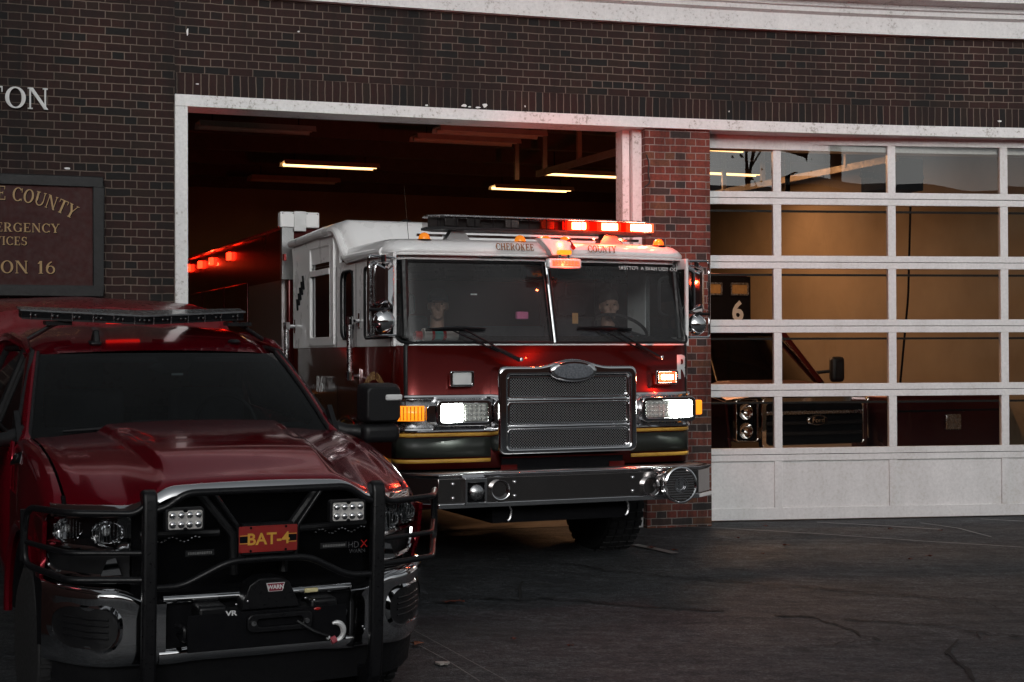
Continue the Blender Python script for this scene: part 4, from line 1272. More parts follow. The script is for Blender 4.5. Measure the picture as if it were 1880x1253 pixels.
for (z0, z1) in ((1.338, 1.495), (1.14, 1.302), (.958, 1.104)):
    mb = MB(); mb.ring(rrect(gx0 + .07, z0 - .004, gx1 - .055, z1 + .004, .03), rrect(gx0 + .10, z0 + .012, gx1 - .08, z1 - .012, .02), -.145, .03); mb.build('grille_inset', M['chrome'], FT, bevel=.006)
    mb = MB(); mb.xz(rrect(gx0 + .095, z0 + .008, gx1 - .075, z1 - .008, .02), -.128, .002); mb.build('mesh', M['grille'], FT)
mb = MB(); mb.bx(gx0 + .05, gx1 - .05, -.06, -.05, gz0 + .03, gz1 - .05); mb.build('grille_back', M['dark'], FT)
mb = MB(); mb.lathe([(0, .02), (.17, .018), (.19, .008), (.195, 0)], (0, 0, 0), (0, -1, 0), 32)
mb.v = [(x + .072, y - .175, z * .42 + 1.532) for x, y, z in mb.v]; mb.build('badge_rim', M['chrome'], FT)
mb = MB(); mb.lathe([(0, .006), (.155, .004), (.16, 0)], (0, 0, 0), (0, -1, 0), 32)
mb.v = [(x + .072, y - .193, z * .36 + 1.532) for x, y, z in mb.v]; mb.build('badge', simple('badge_grey', (.16, .17, .19), .4, .5, var=.4, nscale=70), FT)
# recess under the grille
mb = MB(); mb.bx(-.44, .56, -.02, -.005, .80, .895); mb.build('lower_recess', M['dark'], FT)
mb = MB(); mb.bx(-.44, .56, -.03, -.021, .888, .90); mb.bx(-.45, -.32, -.028, -.0215, .79, .84); mb.bx(.44, .57, -.028, -.0215, .79, .84); mb.build('recess_lip', M['red_truck'], FT)
# bumper with angled ends
def bump_prof(z0, z1, off):
    P = [(-1.24, .25), (-1.22, -.10), (-1.05, -.30), (1.08, -.30), (1.24, -.12), (1.26, .25)]
    return P
def bumper_strip(z0, z1, off0, off1, mat, name):
    P = [(-1.25, .25), (-1.25, -.06), (-1.04, -.30), (1.06, -.30), (1.26, -.12), (1.26, .25)]
    mb = MB(); n = len(P)
    def o(p, off):
        x, y = p; return (x + off * (1 if x > 1.1 else -1 if x < -1.1 else 0), y - off * (1 if y < -.05 else 0))
    vs = [(*o(p, off0), z0) for p in P] + [(*o(p, off1), z1) for p in P] + [(p[0] * .97, p[1] + .04, z0) for p in P] + [(p[0] * .97, p[1] + .04, z1) for p in P]
    fs = []
    for i in range(n - 1):
        fs += [(i, i + 1, n + i + 1, n + i), (2 * n + i, 3 * n + i, 3 * n + i + 1, 2 * n + i + 1), (n + i, n + i + 1, 3 * n + i + 1, 3 * n + i), (i, 2 * n + i, 2 * n + i + 1, i + 1)]
    mb.add(vs, fs); return mb.build(name, mat, FT, bevel=.004, angle=25)
M['bumper'] = simple('worn_bumper_steel', (.22, .205, .20), .13, .95, var=.12, nscale=2.5, rvar=.05)
bumper_strip(.598, .775, .0, .0, M['bumper'], 'bumper')
bumper_strip(.776, .802, .003, .012, M['chrome'], 'bumper_top_edge')
bumper_strip(.562, .597, .012, .012, M['chrome'], 'bumper_lower_edge')
mb = MB(); mb.add([(-1.2, .2, .80), (-1.2, -.06, .80), (-1.03, -.27, .80), (1.05, -.27, .80), (1.22, -.1, .80), (1.22, .2, .80)], [(0, 1, 2, 3, 4, 5)]); mb.build('bumper_deck', M['tread'], FT, solid=.004)
for (x, z) in ((-.455, .735), (-.455, .635), (.50, .735), (.50, .635), (-.93, .735), (-.93, .635)):
    mb = MB(); mb.ell((x, -.303, z), (.014, .009, .014)); mb.build('bolt', M['chrome'], FT)
def horn(x, z, r=.072):
    mb = MB(); mb.lathe([(r * .35, -.09), (r * .5, -.05), (r * .72, -.01), (r * .93, .028), (r, .03), (r, -.005)], (x, -.305, z), (0, -1, 0), 28, cap=False); o = mb.build('air_horn', M['chrome'], FT)
    m2 = MB(); m2.lathe([(0, -.02), (r * .7, -.02), (r * .72, -.03)], (x, -.30, z), (0, -1, 0), 20, cap=False); m2.build('horn_throat', M['dark'], o)
horn(-.575, .685); horn(.645, .665)
mb = MB(); mb.ring(rrect(-.855, .585, -.685, .775, .004), rrect(-.835, .605, -.705, .745, .004), -.345, .06); mb.build('speaker_box', M['chrome'], FT, bevel=.004)
mb = MB(); mb.xz(rrect(-.84, .60, -.70, .75, .004), -.315, .02); mb.build('speaker_back', M['dark'], FT)
mb = MB(); mb.lathe([(0, .05), (.035, .046), (.055, .03), (.058, .0)], (-.77, -.325, .675), (0, -1, 0), 24); mb.build('siren_speaker', M['steel'], FT)
# big electronic siren on the right
sc_ = Vector((.815, -.33, .68))
mb = MB(); mb.lathe([(.06, 0), (.09, .02), (.12, .05), (.132, .075), (.135, .12), (.132, .135)], sc_, (0, -1, 0), 36); mb.build('siren_body', M['chrome'], FT)
mb = MB(); mb.lathe([(.135, .13), (.138, .145), (.128, .15), (.118, .14)], sc_, (0, -1, 0), 36, cap=False); rim = mb.build('siren_rim', M['chrome'], FT)
mb = MB()
for k in range(-6, 7):
    z = k * .0185; h = math.sqrt(.118 ** 2 - z * z)
    if abs(z) < .055:
        hh = math.sqrt(.055 ** 2 - z * z); mb.bx(sc_.x - h, sc_.x - hh, sc_.y - .146, sc_.y - .136, sc_.z + z - .0055, sc_.z + z + .0055); mb.bx(sc_.x + hh, sc_.x + h, sc_.y - .146, sc_.y - .136, sc_.z + z - .0055, sc_.z + z + .0055)
    else: mb.bx(sc_.x - h, sc_.x + h, sc_.y - .146, sc_.y - .136, sc_.z + z - .0055, sc_.z + z + .0055)
mb.build('siren_grille', M['bumper'], FT)
mb = MB()
for r in (.055, .04): mb.tube([sc_ + Vector((r * math.cos(a), -.147, r * math.sin(a))) for a in np.linspace(0, 6.2832, 29)[:-1]], .004, 6, closed=True)
mb.build('siren_badge', M['chrome'], FT)
text('B', .06, 'siren_letter', M['chrome'], FT, sc_ + Vector((0, -.146, 0)), extrude=.003, bold=.002)
# hooks, chassis, wheels
for x in (-.46, .50):
    mb = MB(); mb.tube([(x + .035 * math.cos(a), -.16, .50 + .06 * math.sin(a)) for a in np.linspace(R(100), R(-80), 9)], .010, 8); mb.build('tow_hook', M['steel'], FT)
mb = MB(); mb.bx(-.55, .55, -.1, 8.0, .42, .56); mb.bx(-1.0, 1.0, 1.15, 1.4, .42, .56); mb.bx(-1.05, 1.05, .3, 1.0, .50, .8); mb.bx(-1.1, 1.1, 1.0, 2.9, .80, .84); mb.build('chassis', M['dark'], FT)
def wheel(parent, c, r, w, side, name='wheel', rimc='steel', hub=True):
    t = MB(); c = Vector(c); q = w / 2
    t.lathe([(r * .56, -q), (r * .80, -q), (r * .95, -q * .86), (r, -q * .6), (r, q * .6), (r * .95, q * .86), (r * .8, q), (r * .56, q)], c, (1, 0, 0), 40)
    # tread blocks
    for k in range(40):
        a = 2 * math.pi * k / 40
        for x in (-.62, -.2, .22, .64):
            m = Matrix.Rotation(-a, 3, 'X')
            t.box(c + Vector((x * q, math.sin(a) * (r + .003), math.cos(a) * (r + .003))), (q * .34, r * .1, .016), m)
    o = t.build(name, M['rubber'], parent)
    m2 = MB(); m2.lathe([(r * .58, q * .9), (r * .5, q * .8), (r * .46, q * .3), (r * .2, q * .35), (r * .18, q * .95), (0, q * 1.0)], c, (side, 0, 0), 28, cap=False); rm = m2.build('rim', M[rimc], o)
    m3 = MB()
    for k in range(8):
        a = 2 * math.pi * k / 8; m3.ell(c + Vector((side * q * .45, r * .3 * math.cos(a), r * .3 * math.sin(a))), (.02, .014, .014), 8, 5)
    m3.build('lug_nut', M['chrome'], rm)
    return o
for s in (-1, 1):
    wheel(FT, (s * 1.02, 1.3, .48), .50, .36, s, rimc='chrome')
    wheel(FT, (s * 1.0, 6.4, .49), .49, .42, s, rimc='chrome')
# rescue body behind the cab
mb = MB(); mb.bx(-1.22, 1.22, 3.3, 8.6, .75, 2.86); mb.build('body', M['red_dark'], FT, bevel=.02)
mb = MB(); mb.bx(-1.235, -1.2205, 3.46, 4.85, .8, 2.36); mb.build('diamond_panel', M['tread'], FT)
for (y0, y1) in ((4.9, 6.0), (6.05, 7.2), (7.25, 8.4)):
    for s in (-1, 1):
        mb = MB(); mb.bx(s * 1.222, s * 1.24, y0, y1, 1.25 if y0 < 6.0 else 1.1, 2.4); o = mb.build('locker_door', M['red_dark'], FT, bevel=.008)
        m2 = MB(); m2.cyl((s * 1.262, y0 + .4, 1.3), (s * 1.262, y0 + .7, 1.3), .01, seg=8); m2.build('handle', M['chrome'], o)
mb = MB(); mb.tube([(-1.235, 3.3, 2.84), (-1.235, 8.6, 2.84)], .02, 8); mb.build('body_rail', M['redlens'], FT)
for (y, w) in ((8.1, .16), (7.35, .14), (6.7, .12), (5.75, .12)):
    mb = MB(); mb.bx(-1.262, -1.222, y - w * .45, y + w * .45, 2.68, 2.765); mb.build('side_beacon', M['red_lamp'], FT, bevel=.01)
ld = bpy.data.lights.new('side_beacon_glow', 'POINT'); ld.energy = .9; ld.color = (1, .05, .015); ld.shadow_soft_size = .02
lo = bpy.data.objects.new('side_beacon_glow', ld); lo.location = (-1.45, 7.6, 2.75); col.objects.link(lo); lo.parent = FT
# scene light mast behind the cab, left
mb = MB(); mb.bx(-1.30, -.93, 3.24, 3.34, 2.835, 2.98); T_ = mb.build('scene_light', M['white_body'], FT, bevel=.012)
mb = MB(); mb.bx(-1.175, -1.06, 3.225, 3.239, 2.80, 2.985); mb.build('light_clamp', M['letter_white'], T_, bevel=.006)
mb = MB()
for x in (-1.28, -1.18, -1.05, -.95): mb.cyl((x, 3.232, 2.965), (x, 3.24, 2.965), .006, seg=8)
mb.build('screw', M['steel'], T_)
mb = MB(); mb.bx(-1.28, -1.17, 3.26, 3.34, 2.36, 2.84); mb.build('mast_plate', M['tread'], FT)
for z in (2.52, 2.56):
    mb = MB(); mb.bx(-1.3 + (z - 2.52) * 4, -1.28 + (z - 2.52) * 4, 3.1, 3.16, z, z + .06); mb.build('marker_lamp', M['redlens'], FT)
# lightbar
LB = Vector((.105, .52, 2.665))
def lbpoly(hw, d, ch): return [(-hw, -d + ch), (-hw + ch * 1.3, -d), (hw - ch * 1.3, -d), (hw, -d + ch), (hw, d - ch), (hw - ch * 1.3, d), (-hw + ch * 1.3, d), (-hw, d - ch)]
mb = MB(); mb.prism(lbpoly(.965, .15, .09), LB + Vector((0, 0, -.055)), (1, 0, 0), (0, 1, 0), .02); LBo = mb.build('lightbar', M['blackplastic'], FT, bevel=.004)
mb = MB(); mb.prism(lbpoly(.955, .145, .085), LB + Vector((0, 0, .042)), (1, 0, 0), (0, 1, 0), .014); mb.build('lightbar_lid', M['steel'], LBo, bevel=.004)
redglow = emis('lit_red_lens', (1.0, .05, .015), .55, (.4, .02, .01))
smoked = glass('smoked_lens', (.55, .53, .53), 1.5, base_refl=.10); redl = glass('red_clear_lens', (.95, .22, .12), 1.5, base_refl=.06)
for (x0, x1, mm) in ((-.955, -.06, smoked), (-.06, .955, redl)):
    P = [p for p in ((-.955, -.06), (-.84, -.145), (.84, -.145), (.955, -.06))]
    if x0 < -.5: P = [(-.955, .06), (-.955, -.06), (-.84, -.145), (-.06, -.145)]
    else: P = [(-.06, -.145), (.84, -.145), (.955, -.06), (.955, .06)]
    mb = MB(); n = len(P); mb.add([(LB.x + p[0], LB.y + p[1], LB.z + z) for z in (-.035, .042) for p in P], [(i, i + 1, n + i + 1, n + i) for i in range(n - 1)])
    mb.build('lightbar_lens', mm, LBo)
mb = MB(); mb.bx(LB.x - .93, LB.x + .93, LB.y - .03, LB.y, LB.z - .03, LB.z + .04); mb.build('lightbar_core', simple('lightbar_core', (.10, .095, .095), .4), LBo)
for x in (-.78, -.60, -.28, .02): 
    mb = MB(); mb.bx(LB.x + x - .055, LB.x + x + .055, LB.y - .125, LB.y - .105, LB.z - .03, LB.z + .034); mb.build('lamp_head', simple('lamp_head_%d' % int(x * 100), (.33, .30, .29) if x > -.5 else (.10, .10, .10), .35, .3, var=.3, nscale=60), LBo, bevel=.005)
for x, w, mm in ((.285, .06, 'hot_lamp'), (.555, .07, 'hot_lamp'), (.83, .09, 'hot_lamp')):
    mb = MB(); mb.bx(LB.x + x - w, LB.x + x + w, LB.y - .136, LB.y - .10, LB.z - .026, LB.z + .030); mb.build('lamp_head', M[mm], LBo, bevel=.005)
mb = MB()
for x in np.arange(-.9, .95, .15): mb.bx(LB.x + x - .003, LB.x + x + .003, LB.y - .1465, LB.y - .1455, LB.z - .034, LB.z + .041)
mb.build('lens_seam', M['dark'], LBo)
def beam(name, loc, aim, e, cone, c=(1, .055, .015)):
    ld = bpy.data.lights.new(name, 'SPOT'); ld.energy = e; ld.color = c; ld.spot_size = R(cone); ld.spot_blend = .8; ld.shadow_soft_size = .02
    lo = bpy.data.objects.new(name, ld); lo.location = loc; lo.rotation_euler = Vector(aim).to_track_quat('-Z', 'Y').to_euler(); col.objects.link(lo); lo.parent = FT
for (x, e) in ((.285, 40), (.555, 55), (.86, 45)): beam('beacon_beam', LB + Vector((x, -.19, .03)), (-.15, -.55, -1), e * .08, 120)
beam('beacon_beam', LB + Vector((.99, 0, 0)), (1, .5, -.1), 26, 130)
beam('beacon_beam', LB + Vector((.55, .2, .10)), (.2, 1, .14), 60, 76)
def glow(name, loc, e, c=(1, .05, .015)):
    ld = bpy.data.lights.new(name, 'POINT'); ld.energy = e; ld.color = c; ld.shadow_soft_size = .01
    lo = bpy.data.objects.new(name, ld); lo.location = loc; col.objects.link(lo); lo.parent = FT
for x in (.2, .42, .66, .9): glow('beacon_glow', (LB.x + x, .20, 2.62), 4.5)
glow('beacon_glow', (.05, -.17, 2.33), 3.0); glow('beacon_glow', (.03, -.05, 2.48), 1.0)
for x, w in ((.285, .06), (.555, .07), (.83, .09)):
    mb = MB(); mb.bx(LB.x + x - w - .03, LB.x + x + w + .03, LB.y - .128, LB.y - .10, LB.z - .033, LB.z + .038); mb.build('lamp_reflector', M['hot_edge'], LBo, bevel=.005)
mb = MB(); mb.bx(LB.x + .16, LB.x + .92, LB.y - .095, LB.y - .085, LB.z - .033, LB.z + .038); mb.build('lit_lens', redglow, LBo)
for x in (-.70, .60):
    mb = MB(); mb.add([LB + Vector((x + a, b_, c)) for a, b_, c in ((-.10, -.05, -.13), (.10, -.05, -.13), (.05, -.05, -.056), (-.05, -.05, -.056), (-.10, .05, -.13), (.10, .05, -.13), (.05, .05, -.056), (-.05, .05, -.056))], [(0, 1, 2, 3), (4, 7, 6, 5), (0, 4, 5, 1), (1, 5, 6, 2), (2, 6, 7, 3), (3, 7, 4, 0)])
    mb.build('lightbar_foot', M['tread'], FT)
mb = MB(); mb.bx(-.9, 1.0, .55, .58, 2.565, 2.585); mb.build('roof_bar', M['chrome'], FT)
# marker domes
for x in (-.94, -.165, .05, .21, 1.03):
    mb = MB(); mb.lathe([(.045, 0), (.045, .015), (.038, .04), (.022, .056), (0, .062)], (x, .27, 2.51), (0, 0, 1), 18); o = mb.build('marker_light', M['amber_marker'], FT)
    m2 = MB(); m2.lathe([(.055, -.012), (.055, .008), (.045, .01)], (x, .27, 2.51), (0, 0, 1), 18); m2.build('marker_base', M['dark'], o)
# camera and light unit over the divider
mb = MB(); mb.bx(-.09, .185, -.10, -.03, 2.30, 2.375); o = mb.build('front_lamp', M['white_body'], FT, bevel=.018, seg=3)
m2 = MB(); m2.bx(-.06, .165, -.104, -.099, 2.318, 2.36); m2.build('lamp_face', M['hot_edge'], o)
m3 = MB()
for i in range(8):
    for j in range(2): m3.ell((-.045 + i * .028, -.1015, 2.329 + j * .02), (.010, .006, .009), 8, 5)
m3.build('led', simple('led_pink', (.7, .35, .3), .2, .3), o)
mb = MB(); mb.prism([(-.14, 2.53), (-.05, 2.44), (-.03, 2.40), (.11, 2.40), (.13, 2.50), (.06, 2.52)], (0, .06, 0), (1, 0, 0), (0, 0, 1), .10); mb.build('lamp_bracket', M['white_body'], FT, bevel=.01)
mb = MB(); mb.cyl((.02, -.06, 2.375), (.02, -.06, 2.405), .012); mb.cyl((.09, -.06, 2.375), (.09, -.06, 2.405), .012); mb.build('lamp_stud', M['chrome'], FT)
mb = MB(); mb.bx(0, .11, -.085, -.04, 2.405, 2.44); mb.build('strobe', M['amber_lamp'], FT, bevel=.01)
mb = MB(); mb.box((.15, .02, 2.49), (.03, .02, .09), Matrix.Rotation(R(-40), 3, 'Y')); mb.build('strobe', M['redlens'], FT, bevel=.006)
# gold lettering on the roof cap
for body, xc, w in (('CHEROKEE', -.29, .32), ('COUNTY', .435, .23)):
    m1, m2 = MB(), MB()
    serif_text(body, .052, m1, (xc + .003, .073, 2.463), (1, 0, 0), (0, .25, .968), depth=.001, squeeze=.82)
    serif_text(body, .052, m2, (xc, .070, 2.465), (1, 0, 0), (0, .25, .968), depth=.001, squeeze=.82)
    m1.build('letter_shadow', M['dark'], FT, angle=20); m2.build('roof_lettering', M['letter_bronze'], FT, angle=20)
_vs, _fs = text_mesh('R', .26, .001, bold=.006)
mb = MB(); mb.add([cabp((1.125 + v.x * .85) / 1.325, 1.545 + v.y, .006 + v.z) for v in _vs], _fs); mb.build('unit_letter', M['letter_white'], FT, fix=False)
text('R6', .20, 'unit_letter', M['letter_white'], FT, (-1.226, 2.17, 1.405), (0, -1, 0), (0, 0, 1), extrude=.001, sx=1.0)
mb = MB(); serif_text('CHEROKEE COUNTY', .06, mb, (-1.224, .62, 1.50), (0, -1, 0), (0, 0, 1), depth=.001, arc_r=.36, squeeze=.72); mb.build('side_lettering', M['letter_gold'], FT, angle=20)
mb = MB(); serif_text('FIRE EMERGENCY', .05, mb, (-1.224, .62, 1.36), (0, -1, 0), (0, 0, 1), depth=.001, squeeze=.62); mb.build('side_lettering', M['letter_gold'], FT, angle=20)
for (z0, z1) in ((1.058, 1.084), (.865, .893)):
    mb = MB(); mb.bx(-1.2255, -1.222, .22, 3.0, z0, z1); mb.build('stripe', M['gold'], FT)
# scratchy paw-like emblem on the rear of the white cab side
mb = MB()
for k in range(5): mb.tube([(-1.231, 2.70 + k * .05, 2.36 - k * .05), (-1.231, 2.66 + k * .055, 2.24 - k * .045)], .012, 5)
mb.build('emblem', M['dark'], FT)
# handrails
for (y, z0, z1) in ((.985, 1.47, 1.955), (2.98, 1.35, 1.95)):
    mb = MB(); mb.cyl((-1.31, y, z0), (-1.31, y, z1), .024, seg=12); o = mb.build('handrail', M['steel'], FT)
    for z in (z0 + .02, z1 - .03):
        m2 = MB(); m2.cyl((-1.31, y, z), (-1.225, y, z), .018, seg=10); m2.cyl((-1.31, y, z - .03), (-1.31, y, z + .035), .032, seg=10); m2.bx(-1.236, -1.229, y - .02, y + .02, z - .06, z + .06)
        m2.build('rail_bracket', M['chrome'], o)
# door handle, kick strip
mb = MB(); mb.bx(-1.25, -1.23, .86, .94, 1.33, 1.37); mb.build('door_handle', M['chrome'], FT, bevel=.006)
# west-coast mirrors
def mirror(s, yc, lean=0):
    t = empty('mirror_arm', parent=FT)
    x = s * 1.40
    loopc = fillet([(s * 1.225, yc - .02, 2.385), (s * 1.46, yc - .08, 2.40), (s * 1.50, yc - .08, 2.38), (s * 1.50, yc - .08, 1.80), (s * 1.46, yc - .08, 1.775), (s * 1.225, yc - .02, 1.77)], .07)
    return t, loopc
def bmir(s, xo, y, z0, z1):
    fr = MB(); fr.tube(fillet([(s * 1.22, .12, z1 - .01), (s * xo, y, z1), (s * (xo + .01), y, z1 - .04), (s * (xo + .01), y, z0 + .04), (s * xo, y, z0), (s * 1.22, .12, z0 + .0)], .07), .010, 8)
    root = fr.build('mirror_arm', M['chrome'], FT)
    # the shell: wedge backed housing (its back faces the viewer)
    xa, xb = s * (xo - .025), s * (xo - .185)
    zt, zb = z1 - .045, z0 + .20
    mb = MB(); xm = (xa + xb) / 2; yf, yr = y + .07, y - .05
    x0, x1 = min(xa, xb), max(xa, xb)
    P = rrect(x0, zb, x1, zt, .035)
    back = [(p[0], yf, p[1]) for p in P]; mid = [(p[0], yf - .05, p[1]) for p in P]
    cx_ = (x0 + x1) / 2; front = [(cx_ + (p[0] - cx_) * .15, yr - .02, (zb + zt) / 2 + (p[1] - (zb + zt) / 2) * .72) for p in P]
    n = len(P); mb.add(back + mid + front, [tuple(range(n)), tuple(range(3 * n - 1, 2 * n - 1, -1))] + [(i, (i + 1) % n, n + (i + 1) % n, n + i) for i in range(n)] + [(n + i, n + (i + 1) % n, 2 * n + (i + 1) % n, 2 * n + i) for i in range(n)])
    mb.build('mirror_shell', M['chrome'], root, angle=30)
    m4 = MB(); m4.tube([(p[0], yf - .02, p[1]) for p in rrect(x0 - .006, zb - .006, x1 + .006, zt + .006, .04)], .008, 6, closed=True); m4.build('mirror_rim', M['steel'], root)
    m5 = MB(); c = Vector((cx_ + s * -.0, y, z0 + .10)); m5.lathe([(0, .05), (.05, .042), (.078, .02), (.086, 0), (.082, -.012)], c, (0, -1, 0), 28); m5.build('convex_mirror', M['chrome'], root)
    m6 = MB(); m6.cyl((cx_, y, zt), (cx_, y, z1 + .005), .018, seg=10); m6.build('mirror_clamp', M['blackmetal'], root); m6 = MB(); m6.cyl((s * (xo + .01), y, z0 + .185), (cx_, y, z0 + .185), .012, seg=8); m6.build('mirror_clamp', M['blackmetal'], root)
bmir(-1, 1.44, .03, 1.80, 2.375)
bmir(1, 1.44, .20, 1.79, 2.40)
# whip antenna and air horns on the roof
mb = MB(); mb.cyl((-.83, .95, 2.53), (-.87, .95, 2.98), .0025, .0015, 6); mb.build('antenna', M['blackmetal'], FT)
mb = MB(); mb.cyl((-.2, 2.9, 2.76), (-.2, 2.9, 2.87), .03, seg=10); mb.ell((-.2, 2.9, 2.88), (.06, .06, .03)); mb.build('roof_spotlight', M['blackplastic'], FT)
# ================================================================== the crew, seated in the cab
def person(name, loc, label, turn=0., arms=True, cap=False):
    t = empty(name, loc, (0, 0, PSI), label=label, cat='person')
    b = MB()
    H = Matrix.Rotation(turn, 3, 'Z')
    hc = Vector((0, -.02, .70))
    def hp(x, y, z): return hc + H @ Vector((x, y, z))
    b.ell(hp(0, .01, .02), (.076, .096, .115), 20, 14, H)              # skull
    b.ell(hp(0, -.035, -.065), (.052, .055, .058), 16, 10, H)          # jaw
    b.ell(hp(0, -.068, -.102), (.024, .02, .018), 10, 8)               # chin
    b.ell(hp(0, -.098, -.018), (.013, .020, .026), 10, 8, H)           # nose
    b.ell(hp(0, -.082, -.058), (.025, .012, .007), 10, 6, H); b.ell(hp(0, -.080, -.070), (.021, .012, .008), 10, 6, H)
    b.ell(hp(0, -.078, .030), (.052, .018, .012), 12, 6, H)            # brow
    for s in (-1, 1):
        b.ell(hp(s * .078, .012, -.008), (.009, .02, .032), 10, 8, H)  # ears
        b.ell(hp(s * .042, -.062, -.025), (.022, .02, .022), 10, 6, H)
    b.tube([(0, .01, .48), (0, .0, .62)], [.062, .056], 14)            # neck
    # torso to seat
    b.tube([(0, .03, 0), (0, .03, .12), (0, .01, .30), (0, .02, .42), (0, .02, .50)], [.17, .16, .185, .17, .07], 16)
    b.ell((0, .02, .43), (.215, .10, .075), 16, 10)
    ends = []
    for s in (-1, 1):
        sh = Vector((s * .20, .02, .43)); el = Vector((s * .27, -.14, .19)); wr = Vector((s * .17, -.36, .27))
        b.tube([sh, sh.lerp(el, .5), el], [.062, .052, .045], 12); b.ell(el, (.046,) * 3, 10, 8); b.tube([el, el.lerp(wr, .4), wr], [.044, .042, .028], 12)
        b.ell(wr + Vector((0, -.045, .012)), (.038, .045, .018), 12, 8)    # palm
        for k in range(4):                                             # fingers curled over the rim
            x = wr.x - .028 + k * .019; l = (.9, 1.0, .95, .8)[k]
            b.tube([(x, wr.y - .075, wr.z + .018), (x, wr.y - .075 - .03 * l, wr.z + .022), (x, wr.y - .075 - .045 * l, wr.z), (x, wr.y - .075 - .03 * l, wr.z - .02)], [.0095, .009, .0085, .008], 8)
        b.tube([(wr.x - s * .03, wr.y - .03, wr.z + .01), (wr.x - s * .055, wr.y - .06, wr.z + .0), (wr.x - s * .05, wr.y - .085, wr.z - .012)], [.012, .011, .009], 8)
        hip = Vector((s * .10, 0, .04)); kn = Vector((s * .15, -.42, .06)); an = Vector((s * .14, -.46, -.36))
        b.tube([hip, kn], [.085, .062], 12); b.ell(kn, (.062,) * 3, 10, 8); b.tube([kn, an], [.055, .04], 12); b.ell(an + Vector((0, -.06, -.03)), (.045, .11, .04), 10, 8)
    o = b.build('body', M['skin'], t, fix=False)
    rm = o.modifiers.new('remesh', 'REMESH'); rm.mode = 'VOXEL'; rm.voxel_size = .006; rm.use_smooth_shade = True
    sm = o.modifiers.new('smooth', 'SMOOTH'); sm.iterations = 3; sm.factor = .5
    # shirt and trousers follow the body
    c = MB()
    c.tube([(0, .03, -.01), (0, .03, .12), (0, .01, .30), (0, .02, .42), (0, .02, .515)], [.185, .175, .20, .185, .078], 16)
    c.ell((0, .02, .435), (.235, .115, .085), 16, 10)
    for s in (-1, 1):
        sh = Vector((s * .20, .02, .43)); el = Vector((s * .27, -.14, .19)); wr = Vector((s * .17, -.36, .27)); md = el.lerp(wr, .85)
        c.tube([sh, sh.lerp(el, .5), el], [.075, .065, .058], 12); c.ell(el, (.059,) * 3, 10, 8); c.tube([el, md], [.056, .042], 12)
        c.prism([(0, .0), (.07, -.02), (.02, -.09)], (s * .01, -.105 + .02, .50), (s, -.2, 0), (0, 0, 1), .012)
        hip = Vector((s * .10, 0, .04)); kn = Vector((s * .15, -.42, .06)); an = Vector((s * .14, -.46, -.30))
        c.tube([hip, kn], [.098, .075], 12); c.ell(kn, (.075,) * 3, 10, 8); c.tube([kn, an], [.068, .055], 12)
    cl = c.build('uniform', M['navy'], t, fix=False)
    rm = cl.modifiers.new('remesh', 'REMESH'); rm.mode = 'VOXEL'; rm.voxel_size = .009; rm.use_smooth_shade = True
    h = MB()
    if cap:
        h.ell(hp(0, .015, .055), (.085, .105, .085), 18, 10, H); h.prism([(-.075, 0), (.075, 0), (.06, .075), (0, .095), (-.06, .075)], hp(0, -.075, .052), H @ Vector((1, 0, 0)), H @ Vector((0, -1, -.12)), .008)
        hat = h.build('cap', M['navy'], t, fix=False)
    else:
        h.ell(hp(0, .006, .052), (.086, .104, .088), 18, 12, H); hat = h.build('hair', simple('dark_hair', (.02, .014, .01), .7, nscale=80), t, fix=False)
        hat.data.transform(Matrix.Translation((0, .012, .012)))
    e = MB()
    for s in (-1, 1): e.ell(hp(s * .030, -.079, .006), (.011, .007, .006), 10, 6, H)
    e.build('eyes', M['dark'], t)
    p = MB(); p.prism([(0, 0), (.05, 0), (.05, .06), (.025, .075), (0, .06)], (-.262, -.02, .36), (.2, -1, 0), (0, 0, 1), .003); p.build('shoulder_patch', M['letter_gold'], t)
    p = MB()
    for k in range(3): p.ell((.05 + k * .0, -.19, .42 - k * .07), (.008, .004, .008), 8, 5)
    p.build('badge', M['gold'], t)
    return t
d0 = ORI + AX * .92 + BX * .96 + Vector((0, 0, 1.36 - .05))
person('person', d0, 'driver in a dark uniform with both hands on the steering wheel of the fire engine', turn=R(-15))
d1 = ORI + AX * -.50 + BX * 1.22 + Vector((0, 0, 1.36 - .05))
person('person', d1, 'passenger in a dark cap behind the left pane of the fire engine windscreen', turn=R(-20), cap=True)
# ================================================================== battalion chief's pickup, nose down the sloping apron
PKM = Matrix.Translation((-1.265, 7.62, -.36)) @ Matrix.Rotation(R(25.5), 4, 'Z') @ Matrix.Rotation(R(3.2), 4, 'X')
PK = empty('pickup_truck', PKM.translation, PKM.to_euler(), label='glossy dark red pickup with black grille guard and a flat light bar on its roof', cat='pickup truck')
PKI = PKM.inverted()
def pk(u, v, y):
    """the point of the pickup's own plane y (metres behind its bumper face) measured at (u, v)"""
    o = PKI @ Vector((0, 0, EYE)); d = PKI.to_3x3() @ ray(u, v); t = (y - o.y) / d.y
    return o + d * t
RP = M['red_pick']
def sstep(a, b_, x):
    t = max(0, min(1, (x - a) / (b_ - a))); return t * t * (3 - 2 * t)
def yf(x): return .06 + .05 * abs(x / .6) ** 2 + (.25 * (max(0, abs(x) - .55) / .4) ** 1.6)
def zf(x): a = abs(x); return 1.338 - .012 * min(1, (a / .4) ** 2) - .098 * sstep(.40, .66, a) - .015 * sstep(.66, .95, a)
HB = 1.47
